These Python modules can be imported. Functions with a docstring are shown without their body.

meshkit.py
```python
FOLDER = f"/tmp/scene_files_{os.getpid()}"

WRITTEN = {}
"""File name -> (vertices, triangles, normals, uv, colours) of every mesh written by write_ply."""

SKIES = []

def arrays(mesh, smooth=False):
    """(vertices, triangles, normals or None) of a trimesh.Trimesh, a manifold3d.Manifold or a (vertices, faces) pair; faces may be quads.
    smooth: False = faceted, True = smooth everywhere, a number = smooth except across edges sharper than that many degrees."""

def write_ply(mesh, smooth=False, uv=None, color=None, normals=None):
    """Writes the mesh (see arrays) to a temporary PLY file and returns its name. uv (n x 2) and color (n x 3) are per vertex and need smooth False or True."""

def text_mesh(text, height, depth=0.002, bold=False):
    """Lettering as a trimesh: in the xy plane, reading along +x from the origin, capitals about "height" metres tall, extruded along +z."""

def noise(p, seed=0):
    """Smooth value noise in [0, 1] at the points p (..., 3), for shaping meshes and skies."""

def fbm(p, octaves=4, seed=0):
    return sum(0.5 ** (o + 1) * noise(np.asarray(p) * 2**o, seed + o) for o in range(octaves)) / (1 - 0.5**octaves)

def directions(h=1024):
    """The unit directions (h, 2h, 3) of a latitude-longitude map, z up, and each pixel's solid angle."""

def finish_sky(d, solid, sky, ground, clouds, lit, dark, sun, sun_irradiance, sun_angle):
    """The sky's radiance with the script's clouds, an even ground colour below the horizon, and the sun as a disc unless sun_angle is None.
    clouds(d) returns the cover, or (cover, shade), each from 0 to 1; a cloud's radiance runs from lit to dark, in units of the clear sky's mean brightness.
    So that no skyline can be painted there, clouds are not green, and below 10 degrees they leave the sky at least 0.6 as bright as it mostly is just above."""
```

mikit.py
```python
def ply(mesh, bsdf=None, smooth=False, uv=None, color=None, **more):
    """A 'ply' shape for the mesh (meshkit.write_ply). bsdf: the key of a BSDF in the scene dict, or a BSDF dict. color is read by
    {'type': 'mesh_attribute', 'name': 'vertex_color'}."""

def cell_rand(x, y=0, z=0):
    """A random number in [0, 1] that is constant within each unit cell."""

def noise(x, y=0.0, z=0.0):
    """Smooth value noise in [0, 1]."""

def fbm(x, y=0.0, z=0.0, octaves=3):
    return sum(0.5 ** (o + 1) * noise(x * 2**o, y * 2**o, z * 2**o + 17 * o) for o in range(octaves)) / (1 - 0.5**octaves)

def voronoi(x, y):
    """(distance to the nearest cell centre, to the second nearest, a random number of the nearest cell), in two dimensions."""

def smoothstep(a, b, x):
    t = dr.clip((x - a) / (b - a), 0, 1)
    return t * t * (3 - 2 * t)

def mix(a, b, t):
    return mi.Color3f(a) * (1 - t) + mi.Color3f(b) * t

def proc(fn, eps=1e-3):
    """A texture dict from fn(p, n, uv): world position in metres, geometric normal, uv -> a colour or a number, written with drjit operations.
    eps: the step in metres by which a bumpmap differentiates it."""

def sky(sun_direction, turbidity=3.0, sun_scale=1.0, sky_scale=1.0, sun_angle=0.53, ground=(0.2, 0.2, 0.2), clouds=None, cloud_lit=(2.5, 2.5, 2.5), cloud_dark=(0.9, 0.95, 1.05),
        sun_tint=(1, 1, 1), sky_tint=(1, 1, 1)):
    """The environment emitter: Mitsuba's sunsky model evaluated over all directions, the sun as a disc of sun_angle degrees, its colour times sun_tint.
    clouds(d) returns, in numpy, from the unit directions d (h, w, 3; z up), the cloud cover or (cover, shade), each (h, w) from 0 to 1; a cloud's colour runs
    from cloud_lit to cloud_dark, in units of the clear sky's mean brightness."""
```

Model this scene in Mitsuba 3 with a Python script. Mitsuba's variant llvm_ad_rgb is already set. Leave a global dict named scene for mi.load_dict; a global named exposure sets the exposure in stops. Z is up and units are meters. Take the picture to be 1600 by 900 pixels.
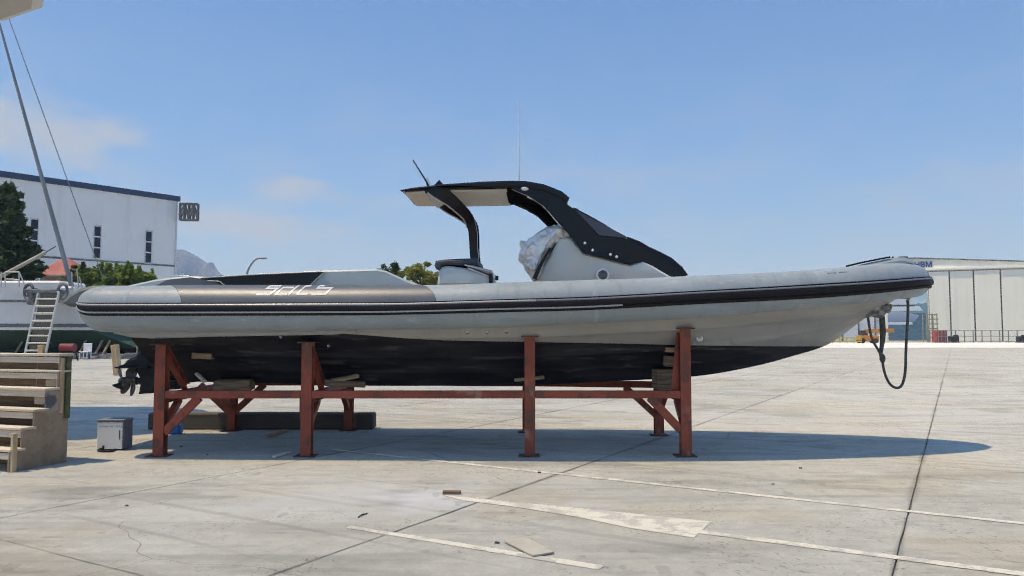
import math, random
import numpy as np, trimesh, shapely
from shapely.geometry import Polygon
import drjit as dr
import mitsuba as mi
import mikit, meshkit
from mikit import proc, noise, fbm, smoothstep, mix, voronoi, cell_rand

random.seed(7)
rng = np.random.default_rng(7)
T = mi.ScalarTransform4f
scene, labels = {}, {}

# ---------------------------------------------------------------- camera, sky, exposure
PITCH = math.atan(72 / 1186)
EYE = [0.0, 0.0, 1.8]
scene['camera'] = {'type': 'perspective', 'fov': 2 * math.degrees(math.atan(800 / 1186)), 'fov_axis': 'x',
                   'near_clip': 0.05, 'far_clip': 20000.0,
                   'to_world': T().look_at(origin=EYE, target=[0, math.cos(PITCH), 1.8 + math.sin(PITCH)], up=[0, 0, 1])}
exposure = 1.62


def cloud_cover(d):
    az = np.degrees(np.arctan2(d[..., 0], d[..., 1])); el = np.degrees(np.arcsin(np.clip(d[..., 2], -1, 1)))
    n = meshkit.fbm(np.stack([az / 9, el / 3.2, az * 0 + 3], -1), 5)
    n2 = meshkit.fbm(np.stack([az / 3.0, el / 1.1, az * 0 + 9], -1), 4)
    wisps = np.clip((0.65 * n + 0.35 * n2 - 0.47) * 3.2, 0, 1) * np.exp(-((el - 10) / 7.0) ** 2) * 0.38
    def puff(a0, e0, wa, we, k):
        q = np.exp(-(((az - a0) / wa) ** 2 + ((el - e0) / we) ** 2))
        return np.clip(q * 1.7 - 0.75 + (n2 - 0.5) * 1.2, 0, 1) * k
    c = wisps + puff(-32.5, 13.0, 8.0, 2.8, 0.85) + puff(-16.4, 10.2, 4.6, 1.3, 0.8) + puff(-20, 8.0, 8.5, 1.9, 0.7) + puff(60, 14, 8, 2, .5) + puff(-80, 12, 9, 2.5, .5)
    haze = np.clip(np.exp(-np.maximum(el, 0) / 7.5), 0, 1) * 0.22
    tot = np.clip(haze + c, 0, 0.85)
    return tot, haze / np.maximum(tot, 1e-3)


scene['sky'] = mikit.sky([-0.37, -0.10, 1.0], turbidity=4.5, ground=(0.32, 0.31, 0.29), clouds=cloud_cover,
                         cloud_lit=(1.18, 1.30, 1.44), cloud_dark=(0.52, 0.69, 0.93), sky_tint=(0.64, 0.92, 1.20),
                         sun_scale=0.76, sun_tint=(1.0, 0.985, 0.925))


# ---------------------------------------------------------------- helpers
def numbered(key):
    if key not in scene and key not in labels and not any(k.startswith(key + '__') for k in scene):
        return key
    i = 1
    while True:
        k = f'{key}_{i:03d}'
        if k not in scene and k not in labels and not any(q.startswith(k + '__') for q in scene):
            return k
        i += 1


def thing(name, label, cat, group=None):
    key = numbered(name)
    labels[key] = {'label': label, 'category': cat}
    if group:
        labels[key]['group'] = group
    return key


def whole(name, mesh, mat, label, cat, group=None, smooth=30, **kw):
    key = thing(name, label, cat, group)
    scene[key] = mikit.ply(mesh, mat, smooth=smooth, **kw)
    return key


def part(parent, name, mesh, mat, smooth=30, label=None, kind=None, **kw):
    key = numbered(parent + '__' + name)
    scene[key] = mikit.ply(mesh, mat, smooth=smooth, **kw)
    if label:
        labels.setdefault(key, {})['label'] = label
    if kind:
        labels.setdefault(key, {})['kind'] = kind
    return key


def struct(name, mesh, mat, smooth=False, kind='structure', **kw):
    key = numbered(name)
    scene[key] = mikit.ply(mesh, mat, smooth=smooth, **kw)
    labels[key] = {'kind': kind}
    return key


def cat(*ms):
    ms = [m for m in ms if m is not None]
    return trimesh.util.concatenate(ms)


def fixed(m):
    trimesh.repair.fix_normals(m)
    return m


def grid_mesh(P, close_u=False, close_v=False):
    """P: (n, m, 3) grid of points -> mesh."""
    n, m = P.shape[:2]
    I = np.arange(n * m).reshape(n, m)
    if close_u: I = np.vstack([I, I[:1]])
    if close_v: I = np.hstack([I, I[:, :1]])
    a, b, c, d = I[:-1, :-1].ravel(), I[1:, :-1].ravel(), I[1:, 1:].ravel(), I[:-1, 1:].ravel()
    f = np.vstack([np.stack([a, b, c], 1), np.stack([a, c, d], 1)])
    return trimesh.Trimesh(P.reshape(-1, 3), f, process=False)


def box(cx, cy, cz, sx, sy, sz, b=0.0, rot=0.0):
    """Chamfered box centred at c with full sizes s, turned about z."""
    if b <= 0:
        m = trimesh.creation.box([sx, sy, sz])
    else:
        h = np.array([sx, sy, sz]) / 2
        pts = []
        for s in np.ndindex(2, 2, 2):
            sg = np.array(s) * 2 - 1
            for k in range(3):
                q = h - b; q[k] = h[k]
                pts.append(sg * q)
        m = trimesh.convex.convex_hull(np.array(pts))
    if rot:
        m.apply_transform(trimesh.transformations.rotation_matrix(rot, [0, 0, 1]))
    m.apply_translation([cx, cy, cz])
    return m


def beam(p, q, w, h, up=(0, 0, 1), b=0.004):
    """Chamfered bar from p to q, section w (sideways) x h (along up)."""
    p, q = np.asarray(p, float), np.asarray(q, float)
    d = q - p; L = np.linalg.norm(d); d /= L
    up = np.asarray(up, float)
    if abs(d @ up) > 0.98: up = np.array([0, 1.0, 0])
    s = np.cross(d, up); s /= np.linalg.norm(s); u = np.cross(s, d)
    m = box(0, 0, 0, L, w, h, b)
    M = np.eye(4); M[:3, 0] = d; M[:3, 1] = -s; M[:3, 2] = u; M[:3, 3] = (p + q) / 2
    m.apply_transform(M)
    return m


def hbeam(p, q, w, h, t=0.012, face=(0, 1, 0)):
    """Steel H section from p to q: flanges of width w, depth h, web along 'face'."""
    p, q = np.asarray(p, float), np.asarray(q, float)
    f = np.asarray(face, float); d = (q - p) / np.linalg.norm(q - p)
    f = f - d * (f @ d); f /= np.linalg.norm(f)
    return cat(beam(p + f * (h / 2 - t / 2), q + f * (h / 2 - t / 2), w, t, up=f, b=.001),
               beam(p - f * (h / 2 - t / 2), q - f * (h / 2 - t / 2), w, t, up=f, b=.001),
               beam(p, q, t, h - 2 * t, up=f, b=0))


def tube(points, r, sides=10, caps=True):
    p = np.asarray(points, float)
    r = np.broadcast_to(np.asarray(r, float), (len(p),))
    t = np.gradient(p, axis=0); t /= np.linalg.norm(t, axis=1, keepdims=True) + 1e-12
    a = np.zeros_like(p)
    ref = np.array([0, 0, 1.0]) if abs(t[0, 2]) < 0.9 else np.array([1.0, 0, 0])
    for i in range(len(p)):
        v = ref - t[i] * (ref @ t[i]); v /= np.linalg.norm(v); a[i] = v; ref = v
    b = np.cross(t, a)
    ang = np.arange(sides) * 2 * np.pi / sides
    P = p[:, None] + r[:, None, None] * (np.cos(ang)[None, :, None] * a[:, None] + np.sin(ang)[None, :, None] * b[:, None])
    m = grid_mesh(P, close_v=True)
    if caps:
        v = np.vstack([m.vertices, p[:1], p[-1:]]); n0 = len(m.vertices)
        f = [m.faces]
        k = np.arange(sides)
        f.append(np.stack([np.full(sides, n0), (k + 1) % sides, k], 1))
        o = (len(p) - 1) * sides
        f.append(np.stack([np.full(sides, n0 + 1), o + k, o + (k + 1) % sides], 1))
        m = trimesh.Trimesh(v, np.vstack(f), process=False)
    return fixed(m)


def spline(pts, n):
    from scipy.interpolate import CubicSpline, PchipInterpolator
    p = np.asarray(pts, float)
    s = np.r_[0, np.cumsum(np.linalg.norm(np.diff(p, axis=0), axis=1))]
    return CubicSpline(s, p)(np.linspace(0, s[-1], n))


def pl(pts):
    from scipy.interpolate import PchipInterpolator
    p = np.array(sorted(map(tuple, pts))); keep = np.r_[True, np.diff(p[:, 0]) > 1e-4]; p = p[keep]
    f = PchipInterpolator(p[:, 0], p[:, 1], extrapolate=False)
    return lambda u: f(np.clip(u, p[0, 0], p[-1, 0]))


def inset(poly, b):
    p = np.asarray(poly, float); n = len(p)
    area = 0.5 * np.sum(p[:, 0] * np.roll(p[:, 1], -1) - np.roll(p[:, 0], -1) * p[:, 1])
    if area < 0: p = p[::-1].copy()
    d = np.roll(p, -1, 0) - p; d /= np.linalg.norm(d, axis=1, keepdims=True)
    nrm = np.stack([-d[:, 1], d[:, 0]], 1)
    n0 = np.roll(nrm, 1, 0)
    m = n0 + nrm; m /= np.maximum((m * nrm).sum(1, keepdims=True), 0.35)
    return p, p + m * b


def slab(poly, v0, v1, b=0.01, warp=None):
    """Solid from the outline 'poly' in (u, z), between v0 and v1, edges chamfered by b. Returns mesh in (u, v, z)."""
    p, q = inset(poly, b)
    rings = [(v0, q), (v0 + b, p), (v1 - b, p), (v1, q)]
    if warp is not None:
        k = 7
        rings = [(v0, q)] + [(v0 + b + (v1 - v0 - 2 * b) * i / k, p) for i in range(k + 1)] + [(v1, q)]
    P = np.array([[(x, v, z) for x, z in r] for v, r in rings])
    m = grid_mesh(P, close_v=True)
    tv, tf = trimesh.creation.triangulate_polygon(Polygon(q), engine='earcut')
    caps = [trimesh.Trimesh(np.c_[tv[:, 0], np.full(len(tv), v), tv[:, 1]], tf, process=False) for v in (v0, v1)]
    m = cat(m, *caps); m.merge_vertices(digits_vertex=7)
    m = fixed(m)
    if warp is not None:
        m.vertices = warp(m.vertices.copy())
    return m


def prism(poly_xy, z0, z1):
    m = trimesh.creation.extrude_polygon(Polygon(poly_xy), z1 - z0, engine='earcut')
    m.apply_translation([0, 0, z0])
    return m


def lathe(profile, n=24):
    """profile (r, z) -> surface about z."""
    a = np.arange(n) * 2 * np.pi / n
    pr = np.asarray(profile, float)
    P = np.stack([pr[:, None, 0] * np.cos(a), pr[:, None, 0] * np.sin(a), np.repeat(pr[:, 1:2], n, 1)], -1)
    return fixed(grid_mesh(P, close_v=True))


def xform(m, origin=(0, 0, 0), x=(1, 0, 0), z=(0, 0, 1)):
    x = np.asarray(x, float) / np.linalg.norm(x); z = np.asarray(z, float); z = z - x * (z @ x); z /= np.linalg.norm(z)
    M = np.eye(4); M[:3, 0] = x; M[:3, 1] = np.cross(z, x); M[:3, 2] = z; M[:3, 3] = origin
    m = m.copy(); m.apply_transform(M)
    return m


# ---------------------------------------------------------------- materials
def rgb(*c): return {'type': 'rgb', 'value': list(c)}
def two(b): return {'type': 'twosided', 'bsdf': b}
def mat(name, base, rough=0.6, metallic=0.0, spec=0.5, bump=None, bscale=1.0, eps=0.004, **kw):
    b = {'type': 'principled', 'base_color': base if isinstance(base, dict) else rgb(*base), 'roughness': rough, 'metallic': metallic, 'specular': spec, **kw}
    if bump is not None:
        b = {'type': 'bumpmap', 'arbitrary': proc(bump, eps), 'scale': bscale, 'bsdf': b}
    scene[name] = two(b)
    return name
def worn(c1, c2, freq, c3=None, f3=30.0):
    def fn(p, n, uv):
        k = smoothstep(0.3, 0.72, fbm(p.x * freq, p.y * freq, p.z * freq, 4))
        c = mix(c1, c2, k)
        if c3 is not None:
            c = mix(c, c3, smoothstep(0.62, 0.78, fbm(p.x * f3 + 5, p.y * f3, p.z * f3, 3)))
        return c
    return proc(fn)


GA = (0.503, 0.864)      # direction of the long joints of the yard
GB = (0.864, -0.503)
S_LINES = [-46.8, -43.0, -39.1, -35.3, -31.4, -27.5, -23.6, -19.7, -15.85, -12.0, -8.14, -4.47, -0.46, 3.4, 7.2, 11.0, 14.9, 18.8]


def concrete(p, n, uv):
    x, y = p.x, p.y
    s = x * GB[0] + y * GB[1]; t = x * GA[0] + y * GA[1]
    big = fbm(x * 0.22 + 3, y * 0.22 + 1, 0.5, 4)
    mid = fbm(x * 1.1, y * 1.1, 2.0, 4)
    fine = fbm(x * 9, y * 9, 5.0, 3)
    grit = noise(x * 55, y * 55, 1.0)
    c = mix((0.360, 0.354, 0.312), (0.430, 0.425, 0.380), smoothstep(0.25, 0.75, 0.6 * big + 0.4 * mid))
    c = c * (0.83 + 0.20 * fine + 0.10 * grit)
    pit = smoothstep(0.80, 0.90, noise(x * 34, y * 34, 8.0)) * smoothstep(0.45, 0.65, fbm(x * 1.7, y * 1.7, 12.0, 2))
    c = c * (1.0 - 0.28 * pit)
    tan = smoothstep(0.52, 0.70, fbm(x * 0.5 + 17, y * 0.9 + 5, 21.0, 4))
    c = mix(c, c * mi.Color3f(1.01, 0.965, 0.89), tan * 0.8)
    tone = cell_rand(dr.floor((s + 0.46) / 3.85 + 0.02), dr.floor(t / 3.7), 3)
    c = c * (0.95 + 0.08 * tone)
    # broom / drag streaks running across the yard
    st = fbm((x * 0.35 + y * 0.1), y * 3.2, 7.0, 4)
    c = c * (1.0 - 0.13 * smoothstep(0.50, 0.75, st))
    st2 = fbm(x * 1.2 + 11, y * 7.0, 4.0, 3)
    c = c * (1.0 - 0.11 * smoothstep(0.56, 0.76, st2))
    # pale cement wash between the second and third long joint
    wash = smoothstep(0.36, 0.62, fbm(x * 0.55 + 9, y * 0.55 + 4, 3.0, 4)) * dr.exp(-(dr.square((x + 1.0) / 1.7) + dr.square((y - 7.9) / 1.3)))
    c = mix(c, (0.475, 0.485, 0.485), dr.clip(wash * 1.3, 0, 1))
    wash2 = smoothstep(0.5, 0.62, fbm(x * 0.4 + 2, y * 0.7 + 31, 8.0, 4)) * smoothstep(12.0, 15.0, y)
    c = mix(c, (0.43, 0.43, 0.405), wash2 * 0.4)
    # oil and tyre stains
    oil = smoothstep(0.64, 0.78, fbm(x * 0.8 + 40, y * 1.7 + 13, 1.0, 4))
    c = c * (1.0 - 0.20 * oil)
    tyre = smoothstep(0.60, 0.75, fbm(s * 0.15 + 4, t * 5.0, 9.0, 3)) * smoothstep(0.45, 0.6, fbm(x * 0.3, y * 0.3, 30.0, 2))
    c = c * (1.0 - 0.16 * tyre)
    spots = smoothstep(0.80, 0.86, noise(x * 7.0, y * 7.0, 60.0)) * smoothstep(0.55, 0.7, noise(x * 1.3, y * 1.3, 61.0))
    c = c * (1.0 - 0.16 * spots)
    # hairline cracks
    wx = x + 0.35 * (fbm(x * 0.9, y * 0.9, 71.0, 3) - 0.5) * 2; wy = y + 0.35 * (fbm(x * 0.9, y * 0.9, 72.0, 3) - 0.5) * 2
    f1, f2, w = voronoi(wx * 0.33, wy * 0.33)
    crack = (1 - smoothstep(0.0, 0.006, f2 - f1)) * smoothstep(0.60, 0.66, fbm(x * 0.45, y * 0.45, 73.0, 3))
    c = c * (1.0 - 0.45 * crack)
    # dirt gathered along the joints
    for s0 in (-12.0, -8.14, -4.47, -0.46, 3.4):
        d = dr.abs(s - s0)
        k = (1 - smoothstep(0.0, 0.035 + 0.09 * fbm(t * 1.2, s0, 1.0, 3) * smoothstep(0.42, 0.7, noise(t * 0.7, s0, 5.0)), d))
        c = c * (1.0 - (0.15 + 0.35 * noise(t * 3, s0, 2.0)) * k)
    return c


def concrete_bump(p, n, uv):
    return 0.6 * fbm(p.x * 22, p.y * 22, 0, 3) + 0.4 * noise(p.x * 90, p.y * 90, 1)


mat('m_concrete', proc(concrete), 0.88, spec=0.25, bump=concrete_bump, bscale=0.004)
mat('m_joint', worn((0.15, 0.14, 0.12), (0.24, 0.225, 0.195), 3), 0.95, spec=0.1)
def paint(p, n, uv):
    k = smoothstep(0.44, 0.64, fbm(p.x * 7, p.y * 7, 3, 4) * 0.75 + 0.25 * fbm(p.x * 45, p.y * 45, 1, 2))
    return mix((0.62, 0.595, 0.50), (0.45, 0.435, 0.385), k)
mat('m_line_paint', proc(paint), 0.8, spec=0.2)
def tube_fn(p, n, uv):
    c = mix((0.295, 0.338, 0.362), (0.345, 0.393, 0.418), smoothstep(0.3, 0.7, fbm(p.x * 1.3, p.y * 1.3, p.z * 2.0, 4)))
    smear = smoothstep(0.54, 0.76, fbm(p.x * 1.1 + 4, p.y * 2.0, p.z * 9.0, 4))
    c = c * (1 - 0.13 * smear)
    drip = smoothstep(0.60, 0.74, fbm(p.x * 11.0, p.y * 3.0, p.z * 1.2, 3))
    c = c * (1 - 0.09 * drip)
    pale = smoothstep(0.66, 0.78, fbm(p.x * 6.0 + 20, p.y * 6.0, p.z * 10.0, 3))
    return mix(c, (0.46, 0.50, 0.51), pale * 0.35)
mat('m_tube', proc(tube_fn), 0.46, spec=0.4)
mat('m_tube_cap', worn((0.42, 0.45, 0.455), (0.46, 0.49, 0.49), 2), 0.42, spec=0.45)
mat('m_tape', worn((0.285, 0.35, 0.38), (0.33, 0.40, 0.43), 3.0), 0.55, spec=0.3)
mat('m_graphite', worn((0.118, 0.127, 0.14), (0.148, 0.158, 0.172), 1.6), 0.42, metallic=0.2, spec=0.5)
def rubber_fn(p, n, uv): return mix((0.010, 0.010, 0.012), (0.018, 0.017, 0.020), fbm(p.x * 5, p.y * 5, p.z * 20, 3))
mat('m_rubber', proc(rubber_fn), 0.55, spec=0.2)
mat('m_bead', (0.42, 0.42, 0.42), 0.3, metallic=0.3)
mat('m_logo', (0.62, 0.64, 0.65), 0.35)
mat('m_bead_dark', (0.20, 0.205, 0.215), 0.4)
mat('m_gel_grey', worn((0.33, 0.335, 0.32), (0.37, 0.372, 0.355), 1.1), 0.30, spec=0.5, clearcoat=0.4, clearcoat_gloss=0.8)
def hullside(p, n, uv):
    k = fbm(p.x * 0.8, p.y * 0.8, p.z * 5.0, 4)
    c = mix((0.315, 0.305, 0.28), (0.375, 0.365, 0.335), smoothstep(0.3, 0.7, k))
    drip = smoothstep(0.58, 0.75, fbm(p.x * 9.0, 0.0, p.z * 0.8, 3))
    return c * (1 - 0.04 * drip)
mat('m_hull_side', proc(hullside), 0.32, spec=0.5)
def antifoul(p, n, uv):
    k = fbm(p.x * 1.4, p.y * 2.0, p.z * 7.0, 4)
    c = mix((0.013, 0.013, 0.017), (0.034, 0.033, 0.037), smoothstep(0.35, 0.75, k))
    scuff = smoothstep(0.60, 0.78, fbm(p.x * 2.2 + 9, p.y * 3.0, p.z * 14.0, 4))
    return mix(c, (0.075, 0.072, 0.068), scuff * 0.95)
mat('m_antifoul', proc(antifoul), 0.62, spec=0.3)
mat('m_gel_pale', worn((0.54, 0.60, 0.60), (0.58, 0.64, 0.63), 1.7), 0.26, spec=0.5, clearcoat=0.5)
mat('m_black_gloss', (0.008, 0.009, 0.012), 0.12, spec=0.25, clearcoat=0.15, clearcoat_gloss=0.95)
mat('m_black_satin', (0.012, 0.012, 0.014), 0.38, spec=0.25)
mat('m_tint_glass', (0.020, 0.023, 0.028), 0.06, spec=0.7, clearcoat=1.0, clearcoat_gloss=0.98)
mat('m_screen', (0.085, 0.098, 0.125), 0.30, spec=0.06)
scene['m_black_matte'] = two({'type': 'diffuse', 'reflectance': rgb(0.012, 0.011, 0.012)})
mat('m_liner', worn((0.56, 0.53, 0.46), (0.61, 0.58, 0.50), 1.5), 0.6)
mat('m_cushion', worn((0.05, 0.058, 0.07), (0.075, 0.085, 0.10), 6), 0.75, sheen=0.3)
mat('m_steel', (0.72, 0.72, 0.71), 0.16, metallic=1.0)
mat('m_white_fit', (0.78, 0.78, 0.76), 0.35)
def silver_bump(p, n, uv): return fbm(p.x * 13, p.y * 13, p.z * 13, 4)
mat('m_silver', worn((0.72, 0.74, 0.76), (0.84, 0.85, 0.86), 5), 0.30, metallic=0.25, bump=silver_bump, bscale=0.015, eps=0.006)
mat('m_wrap', worn((0.10, 0.10, 0.10), (0.42, 0.41, 0.39), 14), 0.4, bump=silver_bump, bscale=0.05, eps=0.006)
mat('m_gel_coaming', worn((0.42, 0.475, 0.475), (0.46, 0.515, 0.51), 1.7), 0.34, spec=0.4)
mat('m_teak', worn((0.24, 0.15, 0.08), (0.32, 0.21, 0.12), 12), 0.6)
mat('m_drive', worn((0.011, 0.011, 0.013), (0.03, 0.03, 0.032), 5), 0.42, spec=0.4)
mat('m_prop', worn((0.12, 0.11, 0.10), (0.26, 0.24, 0.225), 14), 0.42, metallic=0.6)
def redox(p, n, uv):
    k = smoothstep(0.3, 0.7, fbm(p.x * 2.5, p.y * 2.5, p.z * 2.0, 4))
    c = mix((0.26, 0.062, 0.036), (0.34, 0.085, 0.049), k)
    c = mix(c, (0.15, 0.065, 0.045), smoothstep(0.53, 0.68, fbm(p.x * 7 + 3, p.y * 7, p.z * 5, 4)) * 0.85)
    c = mix(c, (0.42, 0.25, 0.19), smoothstep(0.64, 0.76, fbm(p.x * 5 + 30, p.y * 5, p.z * 3.0, 3)) * 0.6)
    return c
mat('m_red_steel', proc(redox), 0.58, spec=0.35)
mat('m_rust_plate', worn((0.085, 0.045, 0.032), (0.15, 0.085, 0.06), 9), 0.85, spec=0.2)
def wood_fn(c1, c2, sx, sy, sz):
    def fn(p, n, uv):
        g = fbm(p.x * sx, p.y * sy, p.z * sz, 4)
        return mix(c1, c2, smoothstep(0.3, 0.7, g)) * (0.85 + 0.3 * fbm(p.x * 2, p.y * 2, p.z * 2, 3))
    return proc(fn)
mat('m_timber', wood_fn((0.30, 0.20, 0.11), (0.46, 0.34, 0.20), 3, 3, 30), 0.8, spec=0.2)
mat('m_timber_old', wood_fn((0.15, 0.105, 0.07), (0.27, 0.20, 0.14), 4, 4, 40), 0.9, spec=0.15)
mat('m_pine', wood_fn((0.56, 0.48, 0.37), (0.68, 0.60, 0.48), 2.5, 2.5, 45), 0.75, spec=0.2)
mat('m_pine_post', wood_fn((0.46, 0.34, 0.19), (0.60, 0.46, 0.29), 30, 30, 2), 0.75, spec=0.2)
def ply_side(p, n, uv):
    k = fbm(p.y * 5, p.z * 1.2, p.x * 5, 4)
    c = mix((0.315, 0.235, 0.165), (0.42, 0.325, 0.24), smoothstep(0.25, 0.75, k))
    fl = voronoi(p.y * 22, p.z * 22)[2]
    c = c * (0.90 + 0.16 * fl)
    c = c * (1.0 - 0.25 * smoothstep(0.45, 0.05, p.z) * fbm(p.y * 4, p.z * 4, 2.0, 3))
    q = dr.exp(-(dr.square((p.y - 10.53) / 0.17) + dr.square((p.z - 0.88) / 0.15)))
    k2 = smoothstep(0.42, 0.62, q * 0.8 + 0.45 * (fbm(p.y * 9, p.z * 9, 1.0, 3) - 0.5))
    pale = smoothstep(0.22, 0.34, q) * 0.35
    c = mix(c, (0.45, 0.45, 0.45), pale)
    return mix(c, (0.085, 0.10, 0.115), k2 * 0.85)
mat('m_ply_side', proc(ply_side), 0.85, spec=0.15)
mat('m_ply_dark', wood_fn((0.20, 0.14, 0.09), (0.28, 0.20, 0.13), 3, 3, 30), 0.85, spec=0.15)
mat('m_ply_pale', wood_fn((0.40, 0.37, 0.31), (0.47, 0.44, 0.375), 6, 6, 30), 0.85, spec=0.15)
mat('m_moss', worn((0.10, 0.115, 0.055), (0.17, 0.18, 0.09), 8), 0.9)
mat('m_box_white', worn((0.88, 0.89, 0.89), (0.92, 0.92, 0.92), 3), 0.45)
mat('m_box_dark', worn((0.14, 0.15, 0.19), (0.19, 0.20, 0.24), 4), 0.6)
mat('m_blue', (0.02, 0.17, 0.55), 0.4)
mat('m_platform', worn((0.12, 0.135, 0.135), (0.16, 0.175, 0.17), 3), 0.6)
mat('m_rope', worn((0.075, 0.08, 0.07), (0.14, 0.145, 0.125), 30), 0.9, spec=0.15)
def clad(p, n, uv):
    c = mix((0.78, 0.80, 0.785), (0.83, 0.845, 0.83), fbm(p.x * 0.12, p.y * 0.12, p.z * 0.4, 4))
    return c * (1 - 0.07 * smoothstep(0.55, 0.75, fbm(p.x * 0.9, p.y * 0.9, p.z * 0.05, 3)))
mat('m_cladding', proc(clad), 0.55)
mat('m_navy', (0.035, 0.06, 0.12), 0.5)
mat('m_far_glass', (0.02, 0.026, 0.036), 0.15, spec=0.3)
mat('m_frame_white', (0.6, 0.62, 0.63), 0.5)
def cream(p, n, uv):
    c = mix((0.84, 0.81, 0.69), (0.89, 0.86, 0.74), fbm(p.x * 0.06, p.y * 0.1, p.z * 0.25, 4))
    return c * (1 - 0.06 * smoothstep(0.5, 0.7, fbm(p.x * 0.7, p.y, p.z * 0.04, 3)))
mat('m_cream', proc(cream), 0.5)
mat('m_cream_trim', (0.88, 0.87, 0.79), 0.6)
mat('m_dark_gap', (0.16, 0.16, 0.15), 0.7)
mat('m_recess', (0.24, 0.235, 0.215), 0.8)
mat('m_blue_letter', (0.03, 0.06, 0.20), 0.5)
mat('m_roof_tile', worn((0.38, 0.12, 0.09), (0.48, 0.18, 0.14), 0.9), 0.8)
mat('m_stucco', worn((0.40, 0.32, 0.25), (0.50, 0.42, 0.34), 0.8), 0.85)
mat('m_gulet_white', worn((0.70, 0.71, 0.70), (0.76, 0.77, 0.76), 0.5), 0.3)
mat('m_gulet_green', worn((0.035, 0.066, 0.045), (0.055, 0.095, 0.065), 0.5), 0.8, spec=0.1)
mat('m_spar', worn((0.20, 0.215, 0.215), (0.28, 0.29, 0.28), 0.5), 0.45, metallic=0.3)
mat('m_spar_tan', worn((0.40, 0.37, 0.30), (0.48, 0.45, 0.37), 0.8), 0.6)
mat('m_alu', (0.62, 0.60, 0.54), 0.4, metallic=0.3)
mat('m_tread', (0.14, 0.125, 0.10), 0.8)
mat('m_grey_kit', worn((0.10, 0.11, 0.115), (0.28, 0.29, 0.29), 1.6), 0.7)
mat('m_bark', worn((0.09, 0.065, 0.045), (0.15, 0.115, 0.085), 4), 0.9, spec=0.1)
def leafmat(name, c1, c2, freq, trans=0.35):
    def fn(p, n, uv):
        k = fbm(p.x * freq, p.y * freq, p.z * freq, 3)
        return mix(c1, c2, smoothstep(0.3, 0.7, 0.6 * k + 0.4 * cell_rand(p.x * 9, p.y * 9, p.z * 9)))
    scene[name] = {'type': 'principledthin', 'base_color': proc(fn), 'roughness': 0.55, 'diff_trans': 2 * trans, 'spec_trans': 0.0}
    return name
leafmat('m_needles', (0.055, 0.092, 0.042), (0.125, 0.165, 0.07), 0.9, 0.12)
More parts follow.
